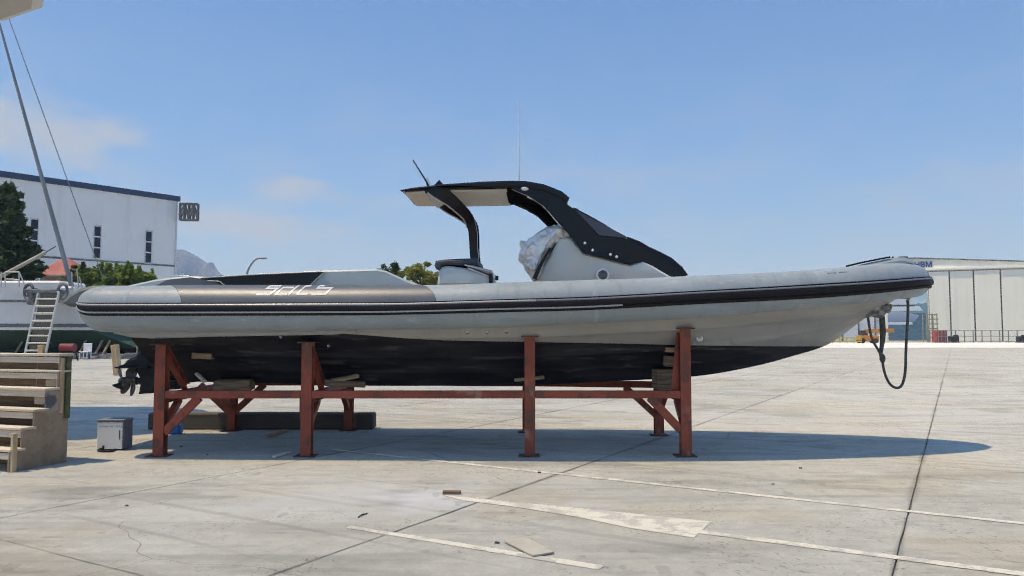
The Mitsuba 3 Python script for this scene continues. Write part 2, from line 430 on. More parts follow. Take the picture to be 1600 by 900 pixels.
leafmat('m_leaf_bright', (0.19, 0.28, 0.055), (0.36, 0.43, 0.12), 0.7, 0.42)
leafmat('m_leaf_mid', (0.075, 0.115, 0.05), (0.15, 0.195, 0.08), 0.7, 0.35)
leafmat('m_leaf_yellow', (0.19, 0.22, 0.035), (0.36, 0.35, 0.09), 0.8, 0.42)
mat('m_lamp_pole', (0.28, 0.29, 0.30), 0.5, metallic=0.4)
mat('m_orange', (0.55, 0.22, 0.03), 0.5)
mat('m_yellow', (0.62, 0.48, 0.05), 0.5)
mat('m_red_crate', worn((0.30, 0.06, 0.045), (0.40, 0.11, 0.08), 1.2), 0.7)
mat('m_fence', (0.28, 0.28, 0.27), 0.6)
mat('m_scaffold', (0.36, 0.34, 0.22), 0.55)
mat('m_barrel', (0.20, 0.035, 0.035), 0.6)
mat('m_debris', worn((0.16, 0.15, 0.14), (0.45, 0.44, 0.42), 0.9), 0.85)
mat('m_dark_stuff', worn((0.025, 0.025, 0.025), (0.07, 0.065, 0.06), 1.0), 0.85)
mat('m_rock_far', worn((0.10, 0.105, 0.10), (0.20, 0.20, 0.19), 0.012), 0.95, spec=0.05)
mat('m_scrub_far', worn((0.07, 0.085, 0.055), (0.15, 0.15, 0.11), 0.02), 0.95, spec=0.05)
mat('m_apron', worn((0.52, 0.505, 0.46), (0.60, 0.585, 0.54), 0.1), 0.9, spec=0.1)
mat('m_yacht_white', (0.72, 0.71, 0.67), 0.35)
mat('m_yacht_soffit', worn((0.50, 0.46, 0.38), (0.56, 0.52, 0.44), 1.0), 0.6)

# ---------------------------------------------------------------- ground, yard, markings, hills
R = 6000.0
struct('ground', fixed(trimesh.Trimesh([[-R, -R, -0.035], [R, -R, -0.035], [R, R, -0.035], [-R, R, -0.035]], [[0, 1, 2], [0, 2, 3]], process=False)), 'm_concrete')


def st(s, t, z=0.0): return np.array([s * GB[0] + t * GA[0], s * GB[1] + t * GA[1], z])


labels['concrete_yard'] = {'kind': 'structure'}
cells = []
for i in range(len(S_LINES) - 1):
    s0, s1 = S_LINES[i], S_LINES[i + 1]
    off = 3.61 if (i % 2 == S_LINES.index(-8.14) % 2) else 5.46
    for k in range(-6, 12):
        t0 = off + 3.7 * k
        c = st((s0 + s1) / 2, t0 + 1.85)
        if -5.0 < c[1] < 31 and abs(c[0]) < max(6, 0.70 * c[1] + 4.5):
            cells.append((s0, s1, t0, t0 + 3.7))
# bed below the joints: one dark sheet under the slab field, well above the far ground sheet
hull = shapely.MultiPoint([tuple(st(a, b)[:2]) for s0, s1, t0, t1 in cells for a in (s0, s1) for b in (t0, t1)]).convex_hull.buffer(-2.6)
tv, tf = trimesh.creation.triangulate_polygon(hull, engine='earcut')
part('concrete_yard', 'joint_bed', fixed(trimesh.Trimesh(np.c_[tv, np.full(len(tv), -0.022)], tf, process=False)), 'm_joint', smooth=False)
for s0, s1, t0, t1 in cells:
    g = 0.0035
    dz = rng.uniform(-0.0012, 0.0012)
    cc = st((s0 + s1) / 2, (t0 + t1) / 2)
    nseg = 12 if cc[1] < 15 else 1
    ring = []
    for (sa, ta), (sb, tb) in (((s0, t0), (s1, t0)), ((s1, t0), (s1, t1)), ((s1, t1), (s0, t1)), ((s0, t1), (s0, t0))):
        for q in np.arange(nseg) / nseg: ring.append((sa + (sb - sa) * q, ta + (tb - ta) * q))
    ring = np.array(ring); mid = np.array([(s0 + s1) / 2, (t0 + t1) / 2])
    def inner(d):
        k_ = 1 - d / (np.array([s1 - s0, t1 - t0]) / 2)
        return mid + (ring - mid) * k_
    chip = (g + (np.maximum(0, rng.normal(0, .006, len(ring))) if nseg > 1 else 0))
    chip = np.broadcast_to(chip, (len(ring),))[:, None]
    lo_, hi_ = inner(chip), inner(chip + 0.004)
    P = np.array([[st(*q, -0.03) for q in lo_], [st(*q, dz - 0.004) for q in lo_], [st(*q, dz) for q in hi_]])
    m = grid_mesh(P, close_v=True)
    n0 = 2 * len(ring)
    m = trimesh.Trimesh(np.vstack([m.vertices, [st(*mid, dz)]]), np.vstack([m.faces, [[n0 + i, n0 + (i + 1) % len(ring), 3 * len(ring)] for i in range(len(ring))]]), process=False)
    part('concrete_yard', 'slab', fixed(m), 'm_concrete', smooth=False)
# far apron: pale concrete strip in front of the far hall
struct('far_apron', box(60, 130.0, -0.016, 360, 60, 0.03), 'm_apron')


def strip(p, q, w0, w1=None, z=0.0055, jag=0.003, n=90):
    """Painted line from p to q on the yard, ragged edges."""
    w1 = w0 if w1 is None else w1
    p, q = np.array(p), np.array(q)
    d = (q - p) / np.linalg.norm(q - p); nn = np.array([-d[1], d[0]])
    f = np.linspace(0, 1, n)
    w = w0 + (w1 - w0) * f
    c = p + f[:, None] * (q - p)
    L = c + nn * (w / 2 + rng.normal(0, jag, n))[:, None]; Rr = c - nn * (w / 2 + rng.normal(0, jag, n))[:, None]
    P = np.stack([np.c_[L, np.full(n, z)], np.c_[Rr, np.full(n, z)]], 1)
    m = grid_mesh(P)
    if m.face_normals[0][2] < 0: m.invert()
    return m


part('concrete_yard', 'painted_line', strip((-2.79, 11.947), (5.671, 6.847), 0.10), 'm_line_paint', smooth=False)
part('concrete_yard', 'painted_line', strip((1.615, 7.089), (4.486, 5.439), 0.125), 'm_line_paint', smooth=False)
pq = np.array([(-0.787, 8.612), (-0.279, 8.382), (0.915, 7.873), (1.914, 7.397), (1.605, 6.826), (1.097, 7.158), (0.631, 7.601), (0.0, 8.045), (-0.518, 8.319)])
tv, tf = trimesh.creation.triangulate_polygon(Polygon(pq), engine='earcut')
part('concrete_yard', 'painted_patch', fixed(trimesh.Trimesh(np.c_[tv, np.full(len(tv), 0.0055)], tf, process=False)), 'm_line_paint', smooth=False, label='wide worn cream paint patch where the line broadens')
part('concrete_yard', 'painted_line', strip((-1.523, 7.204), (0.69, 5.964), 0.085, 0.12), 'm_line_paint', smooth=False)

# distant mountain and low hills
def ridge(name, dist, prof, depth, matname, seed, rough):
    """prof: list of (x, height) at distance dist; built as a solid relief going back."""
    xs = np.linspace(prof[0][0], prof[-1][0], 160)
    hh = np.interp(xs, [a for a, b in prof], [b for a, b in prof])
    ny = 50
    ys = np.linspace(0, 1, ny)
    P = np.zeros((ny, len(xs), 3))
    for j, f in enumerate(ys):
        shape = np.interp(f, [0, 0.30, 0.46, 0.50, 1], [0, .42, 1, 1, 0])
        q = np.stack([xs * 0.012, np.full_like(xs, f * 5), np.full_like(xs, seed)], -1)
        nz = ((meshkit.fbm(q, 5, seed) - 0.5) * rough - np.abs(meshkit.fbm(q * [2.4, 1, 1] + 7, 4, seed + 2) - 0.5) * 0.55 * rough) * (0.3 + shape) + 0.04 * rough
        P[j] = np.c_[xs, np.full_like(xs, dist + (f - 0.45) * depth) + (meshkit.fbm(q + 50, 3, seed) - .5) * depth * .15, np.maximum(hh * shape + nz * hh, -2) - 1]
    m = grid_mesh(P)
    if m.face_normals[:, 2].mean() < 0: m.invert()
    struct(name, m, matname, smooth=25)


ridge('mountain', 2600, [(-1900, 60), (-1500, 200), (-1250, 258), (-1165, 282), (-1130, 288), (-1096, 279), (-1068, 262), (-1045, 248), (-1028, 216), (-997, 196), (-943, 176), (-880, 140), (-760, 85), (-600, 40)], 900, 'm_rock_far', 3, 0.13)
ridge('low_hill', 3200, [(-900, 30), (-500, 60), (-100, 75), (300, 70), (800, 85), (1300, 120), (1900, 140), (2600, 80)], 900, 'm_scrub_far', 5, 0.25)

# ---------------------------------------------------------------- the boat (frame: u towards the bow, v away from the camera, z up)
BA = 0.038
BO = np.array([0.0, 12.47]); BE1 = np.array([math.cos(BA), -math.sin(BA)]); BE2 = np.array([math.sin(BA), math.cos(BA)])


def bw(m):
    """Boat frame -> yard."""
    m = m.copy(); v = np.asarray(m.vertices)
    xy = BO + v[:, :1] * BE1 + v[:, 1:2] * BE2
    m.vertices = np.c_[xy, v[:, 2]]
    return m


UB, C0 = 6.45, 1.46
def half(u): return np.where(u < 0, C0, C0 * np.maximum(0, 1 - (np.clip(u, 0, UB) / UB) ** 2) ** 0.62)
z_top = pl([(-6.269, 2.502), (-5.639, 2.51), (-4.867, 2.518), (-3.716, 2.515), (-2.196, 2.511), (-0.972, 2.517), (0.056, 2.552), (0.985, 2.579), (1.917, 2.609), (2.863, 2.661), (3.838, 2.709), (4.867, 2.793), (6.031, 2.905), (6.47, 2.915), (6.691, 2.831)])
z_bot = pl([(-6.172, 1.828), (-4.79, 1.828), (-3.656, 1.828), (-2.159, 1.855), (-0.124, 1.892), (0.976, 1.946), (1.895, 1.983), (3.016, 2.049), (3.788, 2.126), (4.8, 2.218), (5.935, 2.331), (6.606, 2.407)])
rail_t = pl([(-6.153, 2.25), (-4.7, 2.248), (-2.113, 2.249), (0.068, 2.295), (0.968, 2.321), (1.871, 2.367), (2.419, 2.401), (3.73, 2.483), (4.417, 2.532), (5.25, 2.594), (6.4, 2.705)])
rail_b = pl([(-6.146, 2.057), (-4.695, 2.056), (-2.11, 2.063), (0.068, 2.106), (0.967, 2.128), (1.869, 2.173), (2.416, 2.206), (3.726, 2.276), (4.411, 2.318), (5.243, 2.39), (6.384, 2.524)])
U_STERN = -5.96


def tube_path(n_straight=70, n_bow=60):
    u1 = np.linspace(U_STERN, 0, n_straight)[:-1]
    ph = np.linspace(0, np.pi / 2, n_bow)
    u = np.r_[u1, UB * np.sin(ph)]
    c = np.r_[np.full(len(u1), C0), C0 * np.cos(ph) ** 1.24]
    return u, c


pu, pc = tube_path()
PU = np.r_[pu, pu[::-1][1:]]; PV = np.r_[-pc, pc[::-1][1:]]
tang = np.gradient(np.c_[PU, PV], axis=0); tang /= np.linalg.norm(tang, axis=1, keepdims=True)
NRM = np.c_[tang[:, 1], -tang[:, 0]]                      # outboard
ZC = (z_top(PU) + z_bot(PU)) / 2; RR = (z_top(PU) - z_bot(PU)) / 2
arc = np.r_[0, np.cumsum(np.linalg.norm(np.diff(np.c_[PU, PV], axis=0), axis=1))]


def at_arc(s):
    f = lambda a: np.interp(s, arc, a)
    n = np.stack([f(NRM[:, 0]), f(NRM[:, 1])], -1); n /= np.linalg.norm(n, axis=-1, keepdims=True)
    return f(PU), f(PV), n, f(ZC), f(RR)


L_ARC, TAIL = arc[-1], 0.38
def tube_point(s, th, dr_=0.0, scale=1.0):
    """Point on the tube skin at arc length s and ring angle th (0 outboard, +90 deg up)."""
    s = np.asarray(s, float)
    over = np.where(s < 0, s, np.where(s > L_ARC, L_ARC - s, 0.0))          # negative behind the tail
    q = np.sqrt(np.maximum(1 - (over / TAIL) ** 2, 0.0009))
    u, v, n, zc, r = at_arc(np.clip(s, 0, L_ARC))
    r = r * q * scale + dr_ * np.where(over < 0, np.maximum(q, .3), 1)
    return np.stack([u + over + r * np.cos(th) * n[..., 0], v + r * np.cos(th) * n[..., 1], zc + (1 - q) * 0.13 + r * np.sin(th)], -1)


boat = thing('rigid_inflatable_boat', 'long grey rigid inflatable motor boat with black hardtop standing on a red steel cradle', 'boat')
# tube skin with rounded tail ends
k = np.linspace(0, 1, 16)
s_all = np.r_[-TAIL * np.cos(k * np.pi / 2), np.linspace(0, L_ARC, 260)[1:-1], L_ARC + TAIL * np.sin(k * np.pi / 2)]
ths = np.linspace(0, 2 * np.pi, 49)[:-1]
S, TH = np.meshgrid(s_all, ths, indexing='ij')
P = tube_point(S, TH)
part(boat, 'inflatable_tube', bw(fixed(grid_mesh(P, close_v=True))), 'm_tube', smooth=True)


def tube_patch(s0f, s1f, th, dr_, ns, side=1):
    """Patch on the skin; s0f, s1f: start/end arc as functions of angle. side=-1 puts it on the far tube."""
    th = np.asarray(th); f = np.linspace(0, 1, ns)
    a, b = s0f(th), s1f(th)
    S = a[None] + (b - a)[None] * f[:, None]
    if side < 0: S = L_ARC - S
    return tube_point(S, np.broadcast_to(th, S.shape), dr_)


def near_s(u): return np.interp(u, PU[:len(pu)], arc[:len(pu)])
U_CAP_TOP, U_CAP_LOW = [(-5.079, 2.509)][0][0], [(-4.663, 2.241)][0][0]
U_COV_TOP, U_COV_LOW = [(-1.366, 2.509)][0][0], [(-1.006, 2.271)][0][0]
th_lo, th_hi = math.radians(-2), math.radians(140)
thc = np.linspace(th_lo, th_hi, 30)
def edge_u(a, b):
    def f(th):
        q = np.clip((th - math.radians(10)) / math.radians(85), 0, 1)
        return near_s(b + (a - b) * q ** 1.6)
    return f
for sd in (1, -1):
    P = tube_patch(edge_u(U_CAP_TOP, U_CAP_LOW), edge_u(U_COV_TOP, U_COV_LOW), thc, 0.007, 90, sd)
    # rolled rim
    P0 = tube_patch(edge_u(U_CAP_TOP - .008, U_CAP_LOW - .008), edge_u(U_COV_TOP + .008, U_COV_LOW + .008), thc, -0.004, 90, sd)
    m = grid_mesh(P)
    Pn = np.stack([P[0], P0[0]]); Pf = np.stack([P0[-1], P[-1]])
    m = cat(m, grid_mesh(Pn), grid_mesh(Pf)); m.merge_vertices(digits_vertex=6)
    part(boat, 'tube_cover', bw(m), 'm_graphite', smooth=40, label='dark metallic grey moulded cover on the aft part of the tube' if sd == 1 else None)


# glued seam tapes round the tube
for us_ in (-5.5, -0.15, 1.25, 2.75, 4.2, 5.3):
    for sd in (1, -1):
        s0 = near_s(us_); s0 = s0 if sd == 1 else L_ARC - s0
        sg_ = np.array([s0 - .030, s0 - .027, s0 + .027, s0 + .030])
        P = tube_point(sg_[:, None], np.broadcast_to(np.linspace(math.radians(-125), math.radians(150), 40), (4, 40)), np.array([-.001, .0035, .0035, -.001])[:, None])
        part(boat, 'seam_tape', bw(grid_mesh(P)), 'm_tape', smooth=True)
# rub rail: broad black rubber profile all round, two pale beads near its edges
def rail_angles(s):
    u, v, n, zc, r = at_arc(np.clip(s, 0, L_ARC))
    q = lambda zf: np.arcsin(np.clip((zf(u) - zc) / (r + 0.02), -0.95, 0.95))
    return q(rail_t), q(rail_b)
sr = np.r_[-0.37, -.36, -.34, -.31, -.25, -.17, -.08, np.linspace(0.0, L_ARC, 300), L_ARC + .08, L_ARC + .17, L_ARC + .25, L_ARC + .31, L_ARC + .34, L_ARC + .36, L_ARC + .37]
ta, tb = rail_angles(sr)
prof = [(0.0, -0.02), (0.0, 0.020), (0.04, 0.030), (0.13, 0.031), (0.16, 0.020), (0.20, 0.019), (0.24, 0.036), (0.30, 0.046), (0.50, 0.050), (0.62, 0.046), (0.66, 0.034), (0.69, 0.022), (0.73, 0.022), (0.77, 0.034), (0.90, 0.034), (0.97, 0.026), (1.0, -0.02)]
P = np.stack([tube_point(sr, ta + (tb - ta) * f, d) for f, d in prof], 1)
rail = grid_mesh(P)
# closed ends
part(boat, 'rub_rail', bw(rail), 'm_rubber', smooth=35)
def bead(f, r, s0, s1, matname, n=220):
    s = np.linspace(s0, s1, n); a, b = rail_angles(s)
    return tube(tube_point(s, a + (b - a) * f, 0.026), r, 8)
part(boat, 'rail_bead', bw(bead(0.18, 0.017, -0.33, near_s(0.4), '')), 'm_bead', smooth=True, label='pale bead along the upper edge of the rub rail')
part(boat, 'rail_bead', bw(bead(0.18, 0.016, near_s(0.4) + .002, L_ARC + 0.33, '')), 'm_bead_dark', smooth=True)
part(boat, 'rail_bead', bw(bead(0.71, 0.017, -0.33, near_s(1.6), '')), 'm_bead', smooth=True, label='pale bead along the lower edge of the rub rail')

# ---- hull
UT, US = -5.75, 6.02           # transom and stem head
keel = pl([(-6.129, 1.013), (-4.777, 1.006), (-2.105, 0.95), (0.0, 0.965), (1.562, 1.031), (2.956, 1.117), (3.933, 1.284), (4.549, 1.449), (5.062, 1.615), (5.58, 1.965), (5.911, 2.212), (6.179, 2.357)])
u_stem = [(6.179, 2.357)][0][0]
chine_px = pl([(-5.459, 1.752), (-3.761, 1.743), (-1.843, 1.724), (0.049, 1.744), (1.919, 1.819), (3.03, 1.884)] + [(4.378, 2.012)] + [(5.421, 2.149)] + [(6.159, 2.346)])
waterline = pl([(-5.487, 1.79), (-3.781, 1.8), (-2.622, 1.81), (-2.238, 1.791), (-1.472, 1.734), (-0.9, 1.705), (0.048, 1.687), (1.924, 1.65)] + [(2.707, 1.629)] + [(5.044, 1.605)])
us = np.r_[np.linspace(UT, 1.0, 60)[:-1], np.linspace(1.0, u_stem - 0.01, 90)]
def chine_half(u): return 1.20 * np.where(u < -0.5, 1, np.maximum(0.0, 1 - (np.clip(u + 0.5, 0, 9) / (u_stem + 0.5)) ** 2.1) ** 0.62)
def section(u):
    kz = float(keel(u)); cz = max(float(chine_px(u)), kz + 0.004); ch = float(chine_half(u))
    top = float(z_bot(u)) + 0.10; th = float(half(u)) * 0.97
    th = max(th, ch)
    tz = max(top, cz + 0.003)
    pts = []
    for f in np.linspace(0, 1, 14):                       # topside flares out to the tube, slightly concave
        pts.append((th + (ch - th) * f ** 0.8, tz + (cz - tz) * f))
    flat = 0.06 * min(1, ch / 0.5)
    x0 = max(ch - flat, 0); z0 = cz - 0.004
    pts.append((x0, z0))
    H_ = z0 - kz
    def vee(f):                                          # f 0 at chine, 1 at keel
        return x0 * (1 - f), kz + H_ * (1 - f) ** 1.12
    fs = np.linspace(0, 1, 41)[1:]
    for f in fs:
        x, z = vee(f)
        for fc in (0.30, 0.62):                          # lifting strakes
            q = (f - fc) / 0.055
            if -1 < q <= 0: z -= 0.055 * (1 + q) * min(1, x0)
            elif 0 < q <= 0.5: z -= 0.055 * (1 - 2 * q) * min(1, x0)
        pts.append((x, z))
    return np.array(pts)
def split(sec, zw, n1, n2):
    z = sec[:, 1]
    i = int(np.argmax(z <= zw)) if (z <= zw).any() else len(z) - 1
    i = max(i, 1)
    a = np.clip((z[i - 1] - zw) / max(z[i - 1] - z[i], 1e-9), 0.001, 0.999)
    w = sec[i - 1] + (sec[i] - sec[i - 1]) * a
    def res(q, n):
        L = np.r_[0, np.cumsum(np.linalg.norm(np.diff(q, axis=0), axis=1))]
        if L[-1] < 1e-9: return np.repeat(q[:1], n, 0)
        return np.stack([np.interp(np.linspace(0, L[-1], n), L, q[:, j]) for j in (0, 1)], 1)
    return res(np.vstack([sec[:i], w]), n1), res(np.vstack([w, sec[i:]]), n2)
tops, bots = [], []
for u in us:
    zw = float(waterline(u))
    sec = section(u)
    zw = min(max(zw, sec[-1, 1] + 0.0005), sec[0, 1] - 0.01)
    a, b = split(sec, zw, 26, 90)
    tops.append(a); bots.append(b)
tops, bots = np.array(tops), np.array(bots)
def both(A_):
    near = np.concatenate([np.broadcast_to(us[:, None, None], A_[..., :1].shape), -A_[..., :1], A_[..., 1:]], -1)
    far = near.copy(); far[..., 1] *= -1
    return near, far
n_, f_ = both(tops)
part(boat, 'hull_topside', bw(cat(fixed(grid_mesh(n_)), fixed(grid_mesh(f_)))), 'm_hull_side', smooth=35, label='grey hull side above the black bottom paint')
n_, f_ = both(bots)
full = np.concatenate([n_, f_[:, ::-1][:, 1:]], 1)
part(boat, 'hull_bottom', bw(fixed(grid_mesh(full))), 'm_antifoul', smooth=30, label='black painted hull bottom')
# transom plate
sec0 = section(UT)
poly = np.r_[np.c_[-sec0[:, 0], sec0[:, 1]], np.c_[sec0[::-1, 0], sec0[::-1, 1]][1:]]
tv, tf = trimesh.creation.triangulate_polygon(Polygon(poly).buffer(0), engine='earcut')
part(boat, 'transom', bw(trimesh.Trimesh(np.c_[np.full(len(tv), UT + 0.002), tv], tf, process=False)), 'm_antifoul', smooth=False)
# moulded lip under the tube tail, running to the stern
P_lip = slab([(-5.892, 1.81), (-5.627, 1.752), (-5.287, 1.733), (-4.416, 1.762), (-2.594, 1.791), (-2.262, 1.828), (-2.262, 1.894), (-5.895, 1.895)], -1.38, 1.38, 0.02)
part(boat, 'stern_lip', bw(P_lip), 'm_gel_grey', smooth=30)
# bathing platform behind the transom
part(boat, 'bathing_platform', bw(slab([(-6.99, 2.286), (-6.872, 2.406), (-6.713, 2.505), (-6.511, 2.554), (-5.923, 2.553), (-5.315, 2.512), (-5.306, 2.195), (-6.52, 2.216), (-6.865, 2.227)], -0.95, 0.95, 0.05)), 'm_platform', smooth=30, label='dark grey pointed bathing platform at the stern')

# ---- deck between the tubes
dz = lambda u: z_top(u) - 0.12
ud = np.linspace(-5.9, 6.25, 70)
fv = np.linspace(-1, 1, 9)
P = np.stack([np.c_[np.full(9, u), fv * (float(half(u)) * 0.98), np.full(9, float(dz(u)) - (0.36 if u < 1.0 else 0.0)) + 0.02 * (1 - fv ** 2)] for u in ud])
part(boat, 'deck', bw(fixed(grid_mesh(P))), 'm_teak', smooth=30)
# foredeck crown with dark line along its edge
fo = [(5.359, 2.857), (5.657, 2.928), (5.964, 2.99), (6.118, 3.015), (6.24, 3.01), (6.34, 2.968), (6.398, 2.874), (5.357, 2.773)]
part(boat, 'foredeck', bw(slab(fo, -0.34, 0.34, 0.06)), 'm_tube', smooth=30)
part(boat, 'bow_line_rail', bw(tube([(u, -0.30, z + 0.02) for u, z in [(5.301, 2.851), (5.532, 2.906), (5.832, 2.966), (5.992, 2.996)]], 0.014, 8)), 'm_black_satin', smooth=True)
for a in ([(6.239, 2.989), (6.23, 3.036), (6.159, 3.041)], [(6.3, 2.989), (6.312, 3.035), (6.403, 3.04)]):
    part(boat, 'bow_cleat', bw(cat(tube([(a[0][0], 0, a[0][1] - .02), (a[1][0], 0, a[1][1])], 0.022, 8), tube([(a[1][0] - .05, 0, a[1][1]), (a[2][0], 0, a[2][1])], 0.017, 8))), 'm_black_satin', smooth=True)

# ---- aft coaming with black window strip, sun pad between
co = [(-5.89, 2.506), (-5.625, 2.564), (-5.38, 2.617), (-5.085, 2.655), (-4.81, 2.673), (-4.495, 2.658), (-3.811, 2.704), (-2.79, 2.754), (-1.967, 2.771), (-1.841, 2.746), (-1.484, 2.582), (-1.291, 2.515), (-1.29, 2.295), (-5.884, 2.303)]
for v0, v1 in ((-1.24, -0.98), (0.98, 1.24)):
    part(boat, 'coaming', bw(slab(co, v0, v1, 0.025)), 'm_gel_coaming', smooth=30)
gp = [(-5.34, 2.523), (-5.155, 2.615), (-4.803, 2.658), (-4.606, 2.628), (-4.428, 2.589), (-4.29, 2.521)]
wn = [(-4.645, 2.638), (-3.805, 2.689), (-2.766, 2.734), (-2.985, 2.523), (-4.27, 2.521), (-4.448, 2.594)]
for sgn in (-1, 1):
    a, b = sorted((sgn * 1.239, sgn * 1.256))
    part(boat, 'side_panel', bw(slab(gp, a, b, 0.003)), 'm_graphite', smooth=30)
    a, b = sorted((sgn * 1.238, sgn * 1.262))
    part(boat, 'side_window', bw(slab(wn, a, b, 0.003)), 'm_black_gloss', smooth=30, label='long black glass strip in the side of the cockpit' if sgn < 0 else None)
    a, b = sorted((sgn * 1.263, sgn * 1.272))
    for lv in ([(-3.64, 2.667), (-3.155, 2.68), (-3.174, 2.667), (-3.639, 2.656)], [(-3.639, 2.618), (-3.154, 2.632), (-3.173, 2.619), (-3.638, 2.608)], [(-3.638, 2.572), (-3.153, 2.584), (-3.172, 2.574), (-3.638, 2.564)]):
        part(boat, 'window_louvre', bw(slab(lv, a, b, 0.001)), 'm_black_satin', smooth=30)
for l in ([(-4.534, 2.601), (-4.339, 2.587), (-4.259, 2.517)], [(-2.977, 2.516), (-2.872, 2.621), (-2.748, 2.733)], [(-4.643, 2.64), (-3.795, 2.691), (-2.748, 2.736)]):
    part(boat, 'window_trim', bw(tube([(u, -1.266, z) for u, z in l], 0.010, 6)), 'm_bead', smooth=True)
part(boat, 'sun_pad', bw(slab([(-4.939, 2.653), (-3.731, 2.67), (-2.931, 2.697), (-2.878, 2.489), (-4.935, 2.474)], -0.95, 0.95, 0.05)), 'm_cushion', smooth=30)
# stern light / mooring fitting on the aft quarter
a = [(-5.205, 2.684), (-4.887, 2.692), (-5.085, 2.659), (-5.087, 2.727)]
part(boat, 'stern_cleat', bw(cat(tube([(a[0][0], -1.1, a[0][1]), (a[1][0], -1.1, a[1][1])], 0.012, 8), tube([(a[2][0], -1.1, a[2][1]), (a[3][0], -1.1, a[3][1])], 0.016, 8), tube([(a[2][0] + .1, -1.1, a[2][1]), (a[3][0] + .1, -1.1, a[3][1])], 0.014, 8))), 'm_steel', smooth=True)

# ---- helm seat unit
seat = [(-1.153, 2.562), (-1.134, 2.784), (-1.084, 2.855), (-0.983, 2.874), (-0.761, 2.843), (-0.499, 2.782), (-0.298, 2.701), (-0.227, 2.62), (-0.217, 2.56)]
part(boat, 'seat_base', bw(slab(seat, -0.62, 0.62, 0.035)), 'm_gel_pale', smooth=30)
part(boat, 'seat_cushion', bw(slab([(-1.198, 2.877), (-1.178, 2.953), (-0.986, 2.977), (-0.531, 2.991), (-0.511, 2.885), (-0.783, 2.881), (-0.986, 2.891), (-1.087, 2.877), (-1.117, 2.816), (-1.178, 2.826)], -0.64, 0.64, 0.03)), 'm_cushion', smooth=30)
part(boat, 'seat_bolster', bw(slab([(-0.74, 2.888), (-0.599, 2.882), (-0.297, 2.796), (-0.297, 2.72), (-0.528, 2.812)], -0.635, 0.635, 0.02)), 'm_gel_grey', smooth=30)
for l in ([(-0.717, 2.88), (-0.315, 2.778)], [(-0.666, 2.83), (-0.355, 2.708)]):
    part(boat, 'seat_handrail', bw(tube([(u, -0.66, z) for u, z in l], 0.014, 8)), 'm_steel', smooth=True)
g = [(-0.305, 2.668)][0]
part(boat, 'seat_catch', bw(cat(box(g[0], -0.66, g[1], .06, .06, .16, .01), box(g[0] + .09, -0.6, g[1] + .01, .05, .05, .07, .01))), 'm_black_satin')

# ---- console
con = [(0.384, 2.576), (0.404, 2.636), (0.584, 2.976), (0.765, 3.286), (0.825, 3.311), (0.954, 3.305), (1.142, 3.064), (1.864, 2.871), (2.073, 2.94), (2.464, 2.7), (2.621, 2.64), (2.619, 2.531), (0.384, 2.536)]
u0, u1 = con[0][0], con[-1][0]
def taper(v):
    f = np.clip((v[:, 0] - (u0 + 0.9)) / (u1 - u0 - 0.9), 0, 1)
    zt = np.clip((v[:, 2] - 2.5) / 0.9, 0, 1)
    v[:, 1] *= 1 - 0.30 * f ** 2 - 0.06 * zt
    return v
part(boat, 'console', bw(slab(con, -0.68, 0.68, 0.03, warp=taper)), 'm_gel_pale', smooth=32, label='pale grey helm console under the windscreen')
# porthole: white ring, dark glass
pc_ = [(1.436, 2.716)][0]
def vdisc(m, u, v, z): return xform(m, (u, v, z), x=(1, 0, 0), z=(0, -1, 0))
vport = -0.664
ring = lathe([(0.072, 0.0), (0.072, 0.02), (0.078, 0.028), (0.092, 0.03), (0.102, 0.022), (0.105, 0.0), (0.105, -0.05)], 36)
ph = part(boat, 'porthole', bw(vdisc(ring, pc_[0], vport, pc_[1])), 'm_white_fit', smooth=40)
part(ph, 'glass', bw(vdisc(lathe([(0.0, 0.010), (0.075, 0.008), (0.075, 0.0)], 36), pc_[0], vport, pc_[1])), 'm_tint_glass', smooth=True)

# ---- hardtop frame: side arch panels, roof, windscreen, nose
arch = [(0.028, 4.159), (0.178, 4.173), (0.527, 4.115), (0.825, 3.997), (0.905, 3.916), (0.864, 3.826), (1.003, 3.725), (1.366, 3.318), (1.859, 3.276), (2.103, 3.14), (2.298, 3.05), (2.493, 2.955), (2.648, 2.822), (2.724, 2.713), (2.607, 2.688), (2.519, 2.679), (2.393, 2.753), (2.052, 2.927), (1.855, 2.869), (1.413, 2.984), (1.128, 3.05), (0.991, 3.245), (0.823, 3.445), (0.705, 3.576), (0.526, 3.778), (0.288, 3.94), (0.028, 4.053)]
ua0, ua1 = [(0.875, 3.906)][0][0], [(2.724, 2.713)][0][0]
def lean(v):
    f = np.clip((v[:, 0] - ua0) / (ua1 - ua0), 0, 1)
    v[:, 1] *= 1 - 0.34 * f ** 2
    return v
for sgn in (-1, 1):
    a, b = sorted((sgn * 0.70, sgn * 0.775))
    part(boat, 'hardtop_arch', bw(slab(arch, a, b, 0.015, warp=lean)), 'm_black_gloss', smooth=32, label='black side arch sweeping from the roof to the nose' if sgn < 0 else None)
roof = [(-1.754, 4.068), (-1.573, 4.092), (-1.07, 4.134), (-0.37, 4.174), (0.03, 4.181), (0.249, 4.174), (0.527, 4.122), (0.804, 4.009), (0.923, 3.908), (0.883, 3.829), (0.804, 3.889), (0.527, 4.011), (0.149, 4.069), (-0.369, 4.073), (-0.97, 4.058), (-1.572, 4.042), (-1.733, 4.043)]
ur0 = [(-1.754, 4.068)][0][0]
def rooftaper(v):
    f = np.clip((ur0 + 0.9 - v[:, 0]) / 0.9, 0, 1)
    v[:, 1] *= 1 - 0.22 * f ** 2.2
    v[:, 2] += 0.03 * (1 - (v[:, 1] / 0.8) ** 2)
    return v
part(boat, 'hardtop_roof', bw(slab(roof, -0.80, 0.80, 0.022, warp=rooftaper)), 'm_black_gloss', smooth=32)
